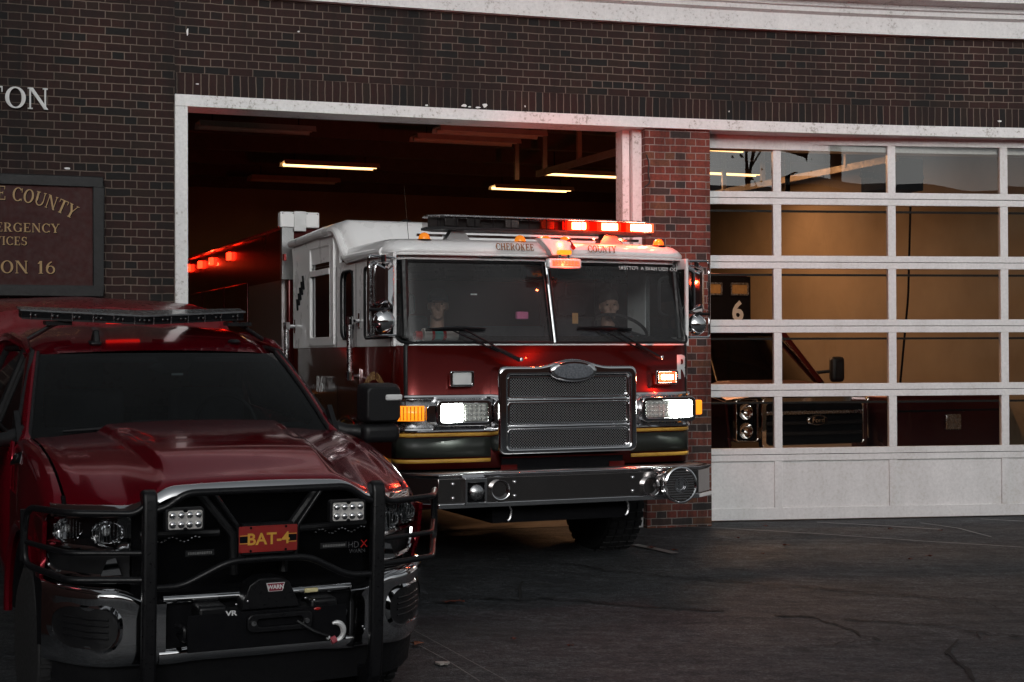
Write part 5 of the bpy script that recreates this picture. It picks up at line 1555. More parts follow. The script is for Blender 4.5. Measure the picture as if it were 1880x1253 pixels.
def hood(x, t):
    y0 = yf(x) + .015; y = y0 + (HB - y0) * t
    zc = 1.462 - .055 * (abs(x) / .92) ** 2.2
    g = 1 - (1 - t) ** 2.5 if t < 1 else 1
    rise = min(1, t / .05); nose = -.020 * (1 - math.sqrt(max(0, 1 - (1 - rise) ** 2)))
    z = zf(x) * (1 - g) + zc * g + .012 + nose
    a = abs(x)
    we = .50 - .10 * (1 - t)
    z += (.040 * max(0, min(1, (we + .045 - a) / .055))) * sstep(.03, .34, t)           # power dome with crisp shoulders
    z -= .020 * max(0, 1 - abs(a - we + .05 - .02) / .05) * sstep(.42, .55, t) * sstep(.85, .75, t)     # fold in its shoulder
    z += .012 * sstep(.80, .84, a) * sstep(.05, .3, t) * (1 - sstep(.86, .91, a)) * .6
    return (x, y, z)
mb = MB()
xs_ = list(np.linspace(-.885, .885, 121)); ts_ = [0, .004, .010, .02, .035, .05, .07] + list(np.linspace(.09, 1, 60))
mb.grid(hood, xs_, ts_)
mb.build('hood', RP, PK, angle=60)
mb = MB(); mb.tube([(x, yf(x) + .012, hood(x, 0)[2] - .006) for x in np.linspace(-.885, .885, 60)], .007, 6); mb.build('hood_gap', M['dark'], PK)
# fenders: roll over from the hood edge to the side
def fender(s):
    mb = MB()
    def fn(k, t):
        yb = yf(.93) + .01; y = yb + (1.56 - yb) * t
        zh = hood(.885, t)[2]; 
        fl = .035 * math.sin(math.pi * min(1, max(0, (t - .12) / .75)))     # wheel bulge
        prof = [(.892, zh - .004), (.925, zh - .006), (.955, zh - .022), (.975, zh - .05), (.982, zh - .085), (.984 + fl * .5, zh - .15), (.988 + fl, zh - .24), (.988 + fl * 1.1, zh - .34)]
        x, z = prof[int(k)]
        return (s * x, y, z)
    mb.grid(fn, list(range(8)), list(np.linspace(0, 1, 24)))
    mb.build('fender', RP, PK, angle=60)
    # lower side with the wheel opening
    mb = MB(); cyw, r = .98, .50
    P = [(1.58, 1.14), (1.58, .55), (cyw + r, .55)]
    for k in range(15): a = R(180 * k / 14); P.append((cyw + r * math.cos(a), .52 + r * math.sin(a)))
    P = P[:-3] + [(.47, .84), (.40, .95), (.36, 1.14)]
    mb.prism(P, (s * 1.0 - (.02 if s > 0 else 0), 0, 0), (0, 1, 0), (0, 0, 1), .02); mb.build('fender_side', RP, PK)
    mb = MB(); mb.tube([(s * 1.015, cyw + (r + .01) * math.cos(R(a)), .52 + (r + .01) * math.sin(R(a))) for a in range(-5, 140, 10)], .024, 8); mb.build('wheel_arch', RP, PK)
    mb = MB(); mb.bx(s * .6, s * .97, .45, 1.55, .5, 1.08); 
    mb = MB(); mb.tube([(s * .95, .98 + .46 * math.cos(R(a)), .5 + .46 * math.sin(R(a))) for a in range(0, 181, 12)], .05, 6); mb.bx(s * .5, s * .6, .4, 1.6, .4, 1.1); mb.build('wheel_well', M['dark'], PK)
for s in (-1, 1): fender(s)
# cowl, windscreen, wipers
def ws(x_, v):
    """windscreen surface: x_ -1..1, v 0 bottom .. 1 top"""
    hw = .895 + (.748 - .895) * v; y = 1.50 + .70 * v - .0 + .12 * (abs(x_) ** 2.4); z = 1.422 + (1.872 - 1.422) * v + .018 * math.sin(math.pi * v)
    bowz = -.012 * abs(x_) ** 2
    return (hw * x_, y, z + bowz)
mb = MB(); mb.grid(ws, list(np.linspace(-.985, .985, 26)), list(np.linspace(0, .985, 10))); mb.build('windscreen', M['glass_pick'], PK, fix=False)
# printed black border of the glass
bd = MB(); inn = []
def wl(x, v, off=-.004): p = ws(x, v); return (p[0], p[1] + off * -.5, p[2] + off)
lo = rrect(-.99, .0, .99, .99, .02, 5); li = rrect(-.93, .075, .93, .93, .12, 5)
def dens(P):
    out = []
    for i, p in enumerate(P):
        q = P[(i + 1) % len(P)]; m = max(1, int(abs(q[0] - p[0]) / .1))
        for k in range(m): out.append((p[0] + (q[0] - p[0]) * k / m, p[1] + (q[1] - p[1]) * k / m))
    return out
li_ = dens(li); lo_ = [(x / max(abs(x) / .93, abs((v - .5) / .43), 1e-6) * 0, 0) for x, v in li_]
lo_ = []
for (x, v) in li_:
    k = max(abs(x) / .93, abs((v - .5) / .43)); lo_.append((max(-.99, min(.99, x / k * .99 / .93)), max(0, min(.99, .5 + (v - .5) / k * .5 / .43))))
n = len(li_)
bd.add([wl(x, v) for x, v in lo_] + [wl(x, v) for x, v in li_], [(i, (i + 1) % n, n + (i + 1) % n, n + i) for i in range(n)])
bd.add([wl(x, v) for x, v in ((-.10, .93), (.24, .93), (.14, .76), (-.02, .76))], [(0, 1, 2, 3)])
bd.build('glass_border', M['blackplastic'], PK, fix=False)
mb = MB(); mb.grid(lambda x, t: (x, 1.46 + .09 * t + .10 * abs(x / .9) ** 2.4 * t, 1.448 - .06 * (abs(x) / .92) ** 2.2 - .03 * t * (1 - t) * 4 - .012 * t), list(np.linspace(-.9, .9, 20)), [0, .3, .6, 1]); mb.build('cowl', M['blackplastic'], PK, solid=.006)
for (a, b_) in (((-.80, .05), (-.12, .10)), ((-.05, .06), (.62, .06))):
    P = [Vector(ws(a[0] + (b_[0] - a[0]) * k / 6, a[1] + (b_[1] - a[1]) * k / 6)) + Vector((0, -.012, .012)) for k in range(7)]
    mb = MB(); mb.tube(P, [.007, .010, .012, .012, .011, .009, .006], 6); mb.tube([P[3] + Vector((0, -.01, .004)), P[5] + Vector((.05, -.04, -.03)), Vector((P[6].x + .03, 1.47, 1.44))], .008, 6); mb.build('wiper', M['blackmetal'], PK)
# pillars and roof
for s in (-1, 1):
    mb = MB()
    rows = []
    for v in np.linspace(-.06, 1, 9):
        p = Vector(ws(s * .985, max(0, v))); 
        if v < 0: p = Vector((s * .90, 1.55, 1.40))
        rows.append([p, p + Vector((s * .02, .0, .012)), p + Vector((s * .048, .02, .006)), p + Vector((s * .066, .06, -.02)), p + Vector((s * .066, .13, -.045))])
    mb.add([q for r_ in rows for q in r_], [(j * 5 + i, j * 5 + i + 1, (j + 1) * 5 + i + 1, (j + 1) * 5 + i) for j in range(8) for i in range(4)])
    mb.build('roof_pillar', RP, PK, angle=60)
    mb = MB(); mb.tube([Vector(ws(s * .99, v)) + Vector((s * .004, -.002, .004)) for v in np.linspace(0, 1, 8)], .012, 6); mb.build('pillar_seal', M['blackplastic'], PK)
def roof(x, t):
    y = 2.20 + 1.75 * t + .12 * abs(x) ** 2.4 * (1 - t)
    hw = .80 - .0 * t
    e = abs(x)
    z = 1.882 + .115 * (1 - (1 - min(1, t * 1.9)) ** 2.2) - .012 * (1 - t) * e ** 2 - .07 * max(0, e - .78) ** 1.3 / (.22 ** 1.3) - .03 * sstep(.6, 1, t) - .02 * e ** 2
    z += .010 * (math.cos(x * 14) * .5 + .5) * sstep(.25, .4, t) * (1 if e < .75 else 0)
    return (hw * x, y, z)
mb = MB(); mb.grid(roof, list(np.linspace(-1, 1, 60)), list(np.linspace(0, 1, 40))); mb.build('roof', RP, PK, angle=60)
mb = MB(); mb.bx(-.74, .74, 2.3, 3.9, 1.80, 1.83); mb.build('headliner', M['seat'], PK)
# cab sides
def side_z(y): return 1.40 + .012 * (y - 1.5)
for s in (-1, 1):
    mb = MB()
    # doors below the belt
    for (y0, y1) in ((1.58, 2.66), (2.67, 3.70)):
        d = MB(); d.grid(lambda k, z: (s * (.995 - .02 * (abs(z - 1.05) / .4) ** 2 + (.0)), y0 + (y1 - y0) * k, z), [0, .5, 1], list(np.linspace(.55, 1.40, 8))); o = d.build('door', RP, PK, solid=.015)
        h = MB(); h.bx(s * .995, s * 1.03, y1 - .28, y1 - .08, 1.22, 1.26); h.build('handle', M['chrome'], o, bevel=.01)
    # door glass and frame
    g = MB(); P = [(1.66, 1.405), (2.66, 1.42), (3.55, 1.43), (3.45, 1.83), (2.6, 1.88), (2.32, 1.865)]
    g.add([(s * (.955 - (z - 1.40) * .40), y, z) for y, z in P], [tuple(range(6))]); g.build('side_window', M['darkglass'], PK)
    f = MB(); f.tube([(s * (.962 - (z - 1.40) * .40), y, z) for y, z in P], .016, 6, closed=True); f.tube([(s * .958, 2.6, 1.42), (s * .78, 2.6, 1.87)], .02, 6); f.build('window_trim', M['blackplastic'], PK)
    r_ = MB(); r_.tube([(s * .80, 2.36, 1.87), (s * .79, 2.55, 1.905), (s * .79, 3.2, 1.925), (s * .80, 3.8, 1.88)], [.012, .03, .035, .03], 8); r_.build('roof_rail', RP, PK)
    q = MB(); q.prism([(3.55, 1.40), (3.97, 1.40), (3.97, 1.88), (3.45, 1.86)], (s * .86 - (.05 if s > 0 else -.0), 0, 0), (0, 1, 0), (0, 0, 1), .05); q.bx(s * .97, s * .99, 3.70, 3.97, .55, 1.40); q.build('rear_quarter', RP, PK)
    b_ = MB(); b_.bx(s * .97, s * .995, 4.02, 6.3, .62, 1.42); b_.build('bed_side', RP, PK, bevel=.02)
# topper over the bed
mb = MB()
def topper(k, y):
    t = (y - 4.05) / 2.2
    prof = [(-.97, 1.42), (-.95, 1.70), (-.90, 2.0), (-.84, 2.085), (-.72, 2.12), (0, 2.155), (.72, 2.12), (.84, 2.085), (.90, 2.0), (.95, 1.70), (.97, 1.42)]
    x, z = prof[int(k)]; return (x, y, z - .05 * (1 - min(1, t * 6)) ** 2)
mb.grid(topper, list(range(11)), [4.05, 4.12, 4.25, 4.5, 5.2, 6.2])
mb.add([topper(k, 4.05) for k in range(11)], [tuple(range(11))])
mb.build('bed_topper', simple('topper_paint', (.13, .006, .010), .32, coat=.5, var=.15, nscale=7, coatr=.2), PK, angle=40)
# inside the cab
mb = MB(); mb.prism([(1.62, 1.1), (1.62, 1.39), (1.95, 1.44), (2.08, 1.40), (2.12, 1.1)], (-.85, 0, 0), (0, 1, 0), (0, 0, 1), 1.7); mb.build('dashboard', M['seat'], PK, bevel=.03)
for x in (-.38, .42):
    mb = MB(); mb.bx(x - .25, x + .25, 2.75, 2.88, 1.0, 1.60); mb.bx(x - .12, x + .12, 2.78, 2.86, 1.61, 1.78); mb.bx(x - .25, x + .25, 2.3, 2.8, .95, 1.08); mb.build('seat', M['seat'], PK, bevel=.04)
mb = MB(); c = Vector((.40, 2.2, 1.42)); ax = Vector((0, -.9, .42)).normalized(); w_ = ax.cross(Vector((1, 0, 0)))
mb.tube([c + (Vector((1, 0, 0)) * math.cos(a) + w_ * math.sin(a)) * .19 for a in np.linspace(0, 6.2832, 29)[:-1]], .015, 8, closed=True); mb.build('steering_wheel', M['blackplastic'], PK)
mb = MB(); mb.ell((.02, 2.13, 1.78), (.13, .02, .045), 18, 8); mb.build('rear_view_mirror', M['blackplastic'], PK)
mb = MB(); p = pk(314, 689, 2.05); mb.bx(p.x, p.x + .07, 2.03, 2.04, p.z, p.z + .012); mb.build('windscreen_sticker', M['letter_white'], PK)
mb = MB(); mb.box((.0 - .06, 1.80, 1.47), (.16, .1, .012), Matrix.Rotation(R(12), 3, 'Z')); mb.build('papers', M['paper'], PK)
mb = MB(); mb.bx(-.28, .08, 1.70, 1.78, 1.43, 1.49); mb.build('dash_box', M['seat'], PK, bevel=.01)
# mirrors
for s in (-1, 1):
    mb = MB(); P = rrect(s * 1.215 - .125, 1.455, s * 1.215 + .125, 1.70, .04)
    n = len(P); bk = [(p[0], 1.70, p[1]) for p in P]; md = [(p[0], 1.60, p[1]) for p in P]; cx_ = s * 1.215
    fr_ = [(cx_ + (p[0] - cx_) * .86, 1.545, 1.578 + (p[1] - 1.578) * .86) for p in P]
    mb.add(bk + md + fr_, [tuple(range(n)), tuple(range(3 * n - 1, 2 * n - 1, -1))] + [(j * n + i, j * n + (i + 1) % n, (j + 1) * n + (i + 1) % n, (j + 1) * n + i) for j in (0, 1) for i in range(n)])
    root = mb.build('mirror', M['blackplastic'], PK, bevel=.008, angle=50)
    m2 = MB(); m2.bx(s * 1.09, s * 1.335, 1.55, 1.72, 1.335, 1.452); m2.build('mirror_lower', M['blackplastic'], root, bevel=.04, seg=4, angle=50)
    m2 = MB(); m2.tube([(s * .90, 1.74, 1.43), (s * 1.02, 1.68, 1.405), (s * 1.16, 1.64, 1.395)], [.055, .042, .045], 12); m2.prism([(1.60, 1.39), (1.90, 1.40), (1.78, 1.56)], (s * .955 - (.03 if s > 0 else 0), 0, 0), (0, 1, 0), (0, 0, 1), .03); m2.build('mirror_mount', M['blackplastic'], root)
    m2 = MB(); m2.bx(s * 1.225, s * 1.335, 1.535, 1.60, 1.60, 1.638); m2.build('mirror_signal', M['letter_white'], root, bevel=.01)
    m2 = MB(); m2.bx(s * 1.10, s * 1.33, 1.701, 1.704, 1.47, 1.69); m2.build('mirror_glass', M['chrome'], root)
# shark fin and washer bump on the roof
mb = MB(); mb.prism([(0, 0), (.16, 0), (.15, .02), (.07, .085), (.045, .085)], (-.385 - .02, 2.34, 1.915), (0, 1, 0), (0, 0, 1), .04); mb.bx(-.43, -.36, 2.32, 2.53, 1.905, 1.93); mb.build('antenna_fin', M['blackplastic'], PK, bevel=.012)
mb = MB(); mb.ell((.50, 2.42, 1.925), (.04, .06, .018)); mb.build('roof_sensor', M['blackplastic'], PK)
# V-shaped light bar
lbz = 2.075
def lbp(x, off): return (x, 2.36 + .26 * (abs(x) / .72) + off, 0)
o = MB(); P = [lbp(x, -.0)[:2] for x in (-.72, -.6, -.3, 0, .3, .6, .72)] + [lbp(x, .26 - .1 * abs(x) / .72)[:2] for x in (.72, .6, .3, 0, -.3, -.6, -.72)]
o.prism(P, (0, 0, lbz + .030), (1, 0, 0), (0, 1, 0), .012); LB2 = o.build('lightbar', simple('lightbar_top', (.10, .105, .11), .22, coat=.3), PK, bevel=.003)
o = MB(); Pi = [(x * .985, y + (.008 if k < 7 else -.008)) for k, (x, y) in enumerate(P)]; o.prism(Pi, (0, 0, lbz - .008), (1, 0, 0), (0, 1, 0), .036); o.build('lightbar_lens', M['darkglass'], LB2)
o = MB()
for x in np.linspace(-.66, .66, 12): y = lbp(x, 0)[1]; o.bx(x - .003, x + .003, y - .003, y + .01, lbz - .018, lbz + .028)
o.build('lens_seam', M['steel'], LB2)
o = MB()
for x in np.linspace(-.63, .63, 11):
    y = lbp(x, .006)[1]
    for k in range(3): o.ell((x + (k - 1) * .03, y, lbz + .006), (.009, .006, .010), 8, 5)
o.build('led_row', M['darkglass'], LB2, kind='stuff')
o = MB(); o.prism(Pi, (0, 0, lbz - .020), (1, 0, 0), (0, 1, 0), .012); o.build('lightbar_base', M['blackplastic'], LB2)
for s in (-1, 1):
    o = MB(); o.tube(fillet([(s * .55, 2.62, lbz - .03), (s * .62, 2.64, lbz - .06), (s * .76, 2.66, 1.93)], .03), .014, 8); o.bx(s * .5, s * .66, 2.58, 2.70, lbz - .055, lbz - .03); o.build('lightbar_bracket', M['blackmetal'], LB2)
o = MB(); o.bx(-.28, -.06, 2.62, 2.66, 2.03, 2.052); o.build('rear_beacon', emis('dim_red_lens', (1.0, .02, .01), .9, (.3, .01, .01)), PK, bevel=.006)
o = MB(); o.bx(.02, .10, 2.62, 2.66, 2.03, 2.05); o.build('rear_beacon', M['redlens'], PK, bevel=.006)

_rot = Matrix.Translation((0, 2.6, lbz)) @ Matrix.Rotation(R(5.5), 4, 'X') @ Matrix.Translation((0, -2.6, -lbz))
_rot = Matrix.Translation((-.09, 0, 0)) @ _rot
for c_ in [LB2] + [c for c in children(LB2) if c.name.startswith(('lightbar_lens', 'lens_seam', 'led_row', 'lightbar_base'))]: c_.data.transform(_rot)

# ---- nose: chrome upper frame, grille, headlamps
def front(x, z, off=0.): return (x, yf(x) - off + .02, z)
mb = MB()
xs2 = list(np.linspace(-.955, .955, 90))
def band(x, k):
    zt = zf(x) + .004; h = .042 + .006 * sstep(.35, .5, abs(x)) + .012 * sstep(.6, .8, abs(x))
    pr = [(0.014, 0.0), (-.006, -.004), (-.020, -h * .8), (-.024, -h), (.01, -h - .006)]
    dy, dz = pr[int(k)]; return (x, yf(x) + dy, zt + dz)
mb.grid(band, xs2, [0, 1, 2, 3, 4]); mb.build('grille_surround', M['chrome'], PK, angle=60)
mb = MB(); mb.grid(lambda x, z: (x, yf(x) + .045, min(z, zf(x) - .03)), list(np.linspace(-.62, .62, 40)), [.84, 1.0, 1.15, 1.34]); mb.build('grille_mesh', M['grille_black'], PK)
mb = MB(); mb.bx(-.9, .9, .42, .46, .45, 1.25); mb.bx(-.6, .6, .2, .24, .45, 1.28); mb.build('radiator', M['dark'], PK)
mb = MB()
for x in (-.30, .30): mb.tube([(x, yf(x) - .0, 1.29), (x * .45, yf(0) + .0, 1.08), (x * .42, yf(0), .88)], .022, 8)
mb.tube([(-.58, .12, 1.09), (-.2, .075, 1.09)], .02, 8); mb.tube([(.58, .12, 1.09), (.2, .075, 1.09)], .02, 8)
mb.build('grille_bar', M['blackplastic'], PK)
mb = MB()
for s in (-1, 1):
    a, b_ = (.30, .57) if s > 0 else (-.57, -.30)
    for k in range(16): x = a + (b_ - a) * k / 15; mb.ell((x, yf(x) - .0, 1.065 + .012 * math.sin(k)), (.007, .004, .004), 6, 4)
mb.build('grille_studs', M['steel'], PK, kind='stuff')
for s in (-1, 1):
    # dark housing, chrome reflector bowls, clear cover
    def hp_(x, z, off): a = .62 + (.975 - .62) * x; return (s * a, yf(a) + off, z)
    mb = MB(); mb.grid(lambda x, z: hp_(x, z, .09), list(np.linspace(0, 1, 8)), [1.01, 1.09, 1.185]); mb.grid(lambda x, z: hp_(x, 1.185, z), list(np.linspace(0, 1, 8)), [.0, .09]); mb.grid(lambda x, z: hp_(x, 1.01, z), list(np.linspace(0, 1, 8)), [.0, .09])
    root = mb.build('headlight', M['dark'], PK, fix=False)
    for (xc, w) in ((.28, .085), (.74, .075)):
        m2 = MB(); c = Vector(hp_(xc, 1.095, .055))
        m2.lathe([(w * .98, -.05), (w * .9, -.02), (w * .6, .012), (w * .3, .024), (.012, .028)], c, (0, 1, 0), 28, cap=False)
        m2.v = [(c.x + (x - c.x) * 1.0, y, c.z + (z - c.z) * .82) for x, y, z in m2.v]
        m2.build('reflector', M['chrome'], root, fix=False)
        m3 = MB()
        for k in range(9): x = c.x + (k - 4) * w * .2; h = .82 * math.sqrt(max(0, w * w - (x - c.x) ** 2)) * .8; m3.bx(x - .002, x + .002, c.y - .035, c.y - .028, c.z - h, c.z + h)
        m3.build('reflector_rib', M['steel'], root)
        m4 = MB(); m4.ell(c + Vector((0, -.01, 0)), (.022, .02, .022), 12, 8); m4.build('bulb', M['letter_white'], root)
    m5 = MB(); m5.grid(lambda x, z: hp_(x, z, .0), list(np.linspace(0, 1, 14)), list(np.linspace(1.015, 1.18, 5))); m5.build('headlight_lens', M['lens'], root, fix=False)
    m6 = MB(); m6.tube([hp_(x, 1.018 + .02 * (x < .1), -.002) for x in np.linspace(.02, 1, 14)], .012, 6); m6.tube([hp_(1, z, -.0) for z in (1.018, 1.1, 1.18)], .009, 6); m6.build('headlight_trim', M['chrome'], root)
    # signal pocket with chrome L-shaped frame below
    m7 = MB(); m7.grid(lambda x, z: hp_(x, z, .03), list(np.linspace(0, 1, 8)), [.875, 1.0]); m7.build('signal_pocket', M['blackplastic'], PK)
    m8 = MB(); P = [hp_(x, z, -.006) for x, z in ((1.0, .995), (.97, .925), (.88, .885), (.5, .882), (.12, .880))]; m8.tube(fillet(P, .04), [.013] * 100 if False else .014, 8); m8.build('signal_trim', M['chrome'], PK)
    m9 = MB(); m9.prism([(0, 0), (.10, .0), (.07, .075), (.03, .085)], (s * .66 - (.0), yf(.66) - .004, .895), (s, 0, 0), (0, 0, 1), .01); m9.build('signal_fin', M['chrome'], PK)

# ---- bumper, chrome with a black winch bay
def byf(x): return .02 + .03 * (abs(x) / .6) ** 2 + .30 * (max(0, abs(x) - .70) / .30) ** 2.0
BUMP = [(.10, .842), (.03, .846), (-.015, .836), (-.03, .818), (-.028, .79), (-.018, .76), (-.016, .70), (-.016, .60), (-.016, .54), (-.004, .49), (.02, .46), (.07, .45)]
for s in (-1, 1):
    mb = MB()
    def bfn(x, k):
        dy, z = BUMP[int(k)]; a = x
        z2 = z - .07 * sstep(.72, .52, a) * (1 if z > .7 else 0) * ((z - .7) / .16)
        return (s * a, byf(a) + dy, z2)
    mb.grid(bfn, list(np.linspace(.47, 1.0, 36)), list(range(len(BUMP))))
    o = mb.build('bumper_end', M['chrome'], PK, angle=60)
    # cut-out pocket, set back rim in front of the skin
    P = []
    for k, (x, z) in enumerate(rrect(.69, .555, .965, .755, .085, 7)): P.append((x, z))
    rim = MB(); n = len(P)
    cxx, czz = .828, .655
    o_ = [(cxx + (x - cxx) * 1.13, czz + (z - czz) * 1.18) for x, z in P]
    rim.add([(s * x, byf(x) - .0185, z) for x, z in o_] + [(s * x, byf(x) - .038, z) for x, z in P] + [(s * (cxx + (x - cxx) * .93), byf(x) - .022, czz + (z - czz) * .96) for x, z in P], [(j * n + i, j * n + (i + 1) % n, (j + 1) * n + (i + 1) % n, (j + 1) * n + i) for j in (0, 1) for i in range(n)])
    rim.build('fog_bezel', M['chrome'], PK, angle=50)
    pk_ = MB(); rr = []
    for q in (.0, .25, .5, .75, .98): rr += [(s * (cxx + (x - cxx) * q), byf(cxx + (x - cxx) * q) - .0235, czz + (z - czz) * q) for x, z in P]
    pk_.add(rr, [(j * n + i, j * n + (i + 1) % n, (j + 1) * n + (i + 1) % n, (j + 1) * n + i) for j in range(4) for i in range(n)]); pk_.build('fog_pocket', M['blackplastic'], PK)
    sl = MB()
    for z in (.61, .64, .67, .70): sl.tube([(s * x, byf(x) - .026, z) for x in (.74, .82, .92)], .006, 6)
    sl.build('fog_slat', M['blackmetal'], PK)
mb = MB(); mb.grid(lambda x, k: (x, byf(x) + (.0, -.018, -.02, .0, .03)[int(k)] + .01, (.80, .79, .775, .755, .75)[int(k)] + .0), list(np.linspace(-.48, .48, 20)), [0, 1, 2, 3, 4]); mb.build('bumper_centre', M['chrome'], PK, angle=60)
mb = MB(); mb.grid(lambda x, k: (x, byf(x) + (.02, -.010, -.018, -.016, .0, .05)[int(k)], (.555, .545, .525, .50, .475, .46)[int(k)] - .01 * sstep(.3, .46, abs(x))), list(np.linspace(-.50, .50, 24)), list(range(6))); mb.build('bumper_lip', M['chrome'], PK, angle=60)
mb = MB(); mb.bx(-.48, .48, .06, .10, .53, .80); mb.build('winch_bay', M['dark'], PK)
mb = MB(); mb.grid(lambda x, z: (x, byf(x) + .06 + (.46 - z) * .3, z), list(np.linspace(-.95, .95, 20)), [.28, .38, .46]); mb.build('air_dam', M['blackplastic'], PK)
# ---- grille guard of black tube
T = M['blackmetal']; GY = -.12
for s in (-1, 1):
    mb = MB()
    P = [(0.10, .30), (-.02, .26), (-.09, .34), (-.105, .55), (-.105, 1.28), (-.09, 1.325), (-.05, 1.335), (-.0, 1.32), (.0, 1.29), (-.05, 1.25), (-.05, .45), (-.0, .38), (.10, .36)]
    mb.prism(P, (s * .575 - .035, 0, 0), (0, 1, 0), (0, 0, 1), .070)
    mb.build('guard_upright', T, PK, bevel=.014, seg=3)
def gt(pts, r=.019, name='guard_tube', fil=.06):
    mb = MB(); mb.tube(fillet(pts, fil), r, 12); mb.build(name, T, PK)
Q = lambda u, v, y=GY + .03: tuple(pk(u, v, y))
gt([(-.56, GY + .04, 1.235), (-.50, GY + .03, 1.25), (-.41, GY + .02, 1.318), (.41, GY + .02, 1.318), (.50, GY + .03, 1.25), (.56, GY + .04, 1.235)], .018)
gt([(-.55, GY + .04, .865), (-.42, GY + .04, .865), (-.20, GY + .0, .995 - .015), (.0, GY - .0, .985), (.20, GY, .98), (.42, GY + .04, .865), (.55, GY + .04, .865)], .017)
for s in (-1, 1):
    gt([(s * .27, GY + .02, 1.31), (s * .15, GY + .02, 1.14), (s * .14, GY + .02, .99)], .010, 'guard_brace', .02)
    # wings wrapping round the headlamps
    gt([(s * .58, GY + .05, 1.275), (s * .64, GY + .05, 1.225), (s * .93, .05, 1.225), (s * 1.07, .36, 1.215), (s * 1.082, .40, 1.10), (s * 1.078, .39, .93), (s * .93, .05, .905), (s * .58, GY + .05, .905)], .0165)
    gt([(s * .58, GY + .06, 1.032), (s * .93, .06, 1.032), (s * 1.075, .39, 1.04)], .013)
    mb = MB(); mb.tube([(s * 1.083, .395, 1.20), (s * 1.085, .40, .95)], .019, 10); mb.build('guard_tube', T, PK)
# guard-mounted flood lamps
for (u0, v0, u1, v1) in ((308, 936, 371, 973), (610, 921, 667, 957)):
    a, b_ = pk(u0, v1, GY), pk(u1, v0, GY)
    x0, x1, z0, z1 = a.x, b_.x, a.z, b_.z
    m1 = MB(); m1.xz(rrect(x0 - .012, z0 - .010, x1 + .012, z1 + .010, .014), GY - .004, .05); root = m1.build('flood_lamp', M['blackplastic'], PK, bevel=.004)
    m2 = MB(); m2.xz(rrect(x0, z0, x1, z1, .01), GY - .008, .004); m2.build('lamp_plate', simple('lamp_plate_%d' % u0, (.62, .60, .58), .3, .3), root)
    m3 = MB()
    for i in range(4):
        for j in range(2): m3.ell((x0 + (i + .5) * (x1 - x0) / 4, GY - .010, z0 + (j + .5) * (z1 - z0) / 2), ((x1 - x0) * .105, .013, (x1 - x0) * .105), 14, 8)
    m3.build('led_lens', M['chrome'], root, kind='stuff')
    m4 = MB(); m4.ell(((x0 + x1) / 2, GY - .01, z1 + .0), (.011, .005, .009)); m4.ell(((x0 + x1) / 2, GY - .01, z0 - .0), (.011, .005, .009)); m4.build('lamp_screw', M['dark'], root)
# plate
a, b_ = pk(438, 1017, GY - .02), pk(546, 963, GY - .02)
px0, px1, pz0, pz1 = a.x, b_.x, (a.z + pk(546, 1009, GY - .02).z) / 2, (b_.z + pk(438, 967, GY - .02).z) / 2
mb = MB(); mb.xz(rrect(px0, pz0, px1, pz1, .006), GY - .022, .004); PLT = mb.build('number_plate', simple('plate_red', (.22, .012, .010), .45), PK, bevel=.001)
pw, ph = px1 - px0, pz1 - pz0; xm, zm = (px0 + px1) / 2, (pz0 + pz1) / 2
text('BAT-4', ph * .62, 'plate_lettering', M['gold'], PLT, (xm, GY - .0235, zm - ph * .02), sx=1.02, bold=.0015)
for s in (-1, 1):
    m1 = MB(); x0_, x1_ = (px0 + .004, px0 + pw * .17) if s < 0 else (px1 - pw * .17, px1 - .004)
    m1.bx(x0_, x1_, GY - .0232, GY - .0222, zm - ph * .12, zm + ph * .12); m1.build('plate_stripe', M['dark'], PLT)
    m1 = MB()
    for z in (zm - ph * .15, zm + ph * .15):
        m1 = MB(); m1.bx(x0_, x1_, GY - .0234, GY - .0222, z - .0018, z + .0018); m1.build('plate_line', M['gold'], PLT)
    for k in (-1, 1):
        m1 = MB(); m1.cyl((xm + s * pw * .30, GY - .026, zm + k * ph * .44), (xm + s * pw * .30, GY - .022, zm + k * ph * .44), .006, seg=10); m1.build('plate_screw', M['dark'], PLT)
mb = MB(); mb.bx(px0 + .02, px1 - .02, GY - .017, GY + .03, pz0 - .01, pz1 + .01); mb.build('plate_bracket', T, PK)
# badges on the guard panel
mb = MB(); mb.bx(-.545, .545, GY + .035, GY + .04, .90, 1.02); 
p = pk(654, 1003, GY + .05); text('HD', .045, 'guard_lettering', M['steel'], PK, (p.x - .02, GY + .035, p.z + .01), sx=.9); text('X', .055, 'guard_lettering', M['redlens'], PK, (p.x + .035, GY + .034, p.z + .012))
text('WARN', .028, 'guard_lettering', M['steel'], PK, (p.x, GY + .035, p.z - .022)); 
for (u, v) in ((366, 1015), (612, 1001)):
    p = pk(u, v, GY + .06); mb = MB()
    for k in range(14): mb.bx(p.x - .058 + k * .0085, p.x - .053 + k * .0085, GY + .045, GY + .05, p.z - .006, p.z + .006)
    mb.build('small_lettering', simple('dull_lettering_%d' % u, (.14, .14, .14), .5), PK)
    mb = MB(); mb.bx(p.x - .07, p.x + .07, GY + .051, GY + .058, p.z - .014, p.z + .014); mb.build('lettering_strip', M['blackplastic'], PK)
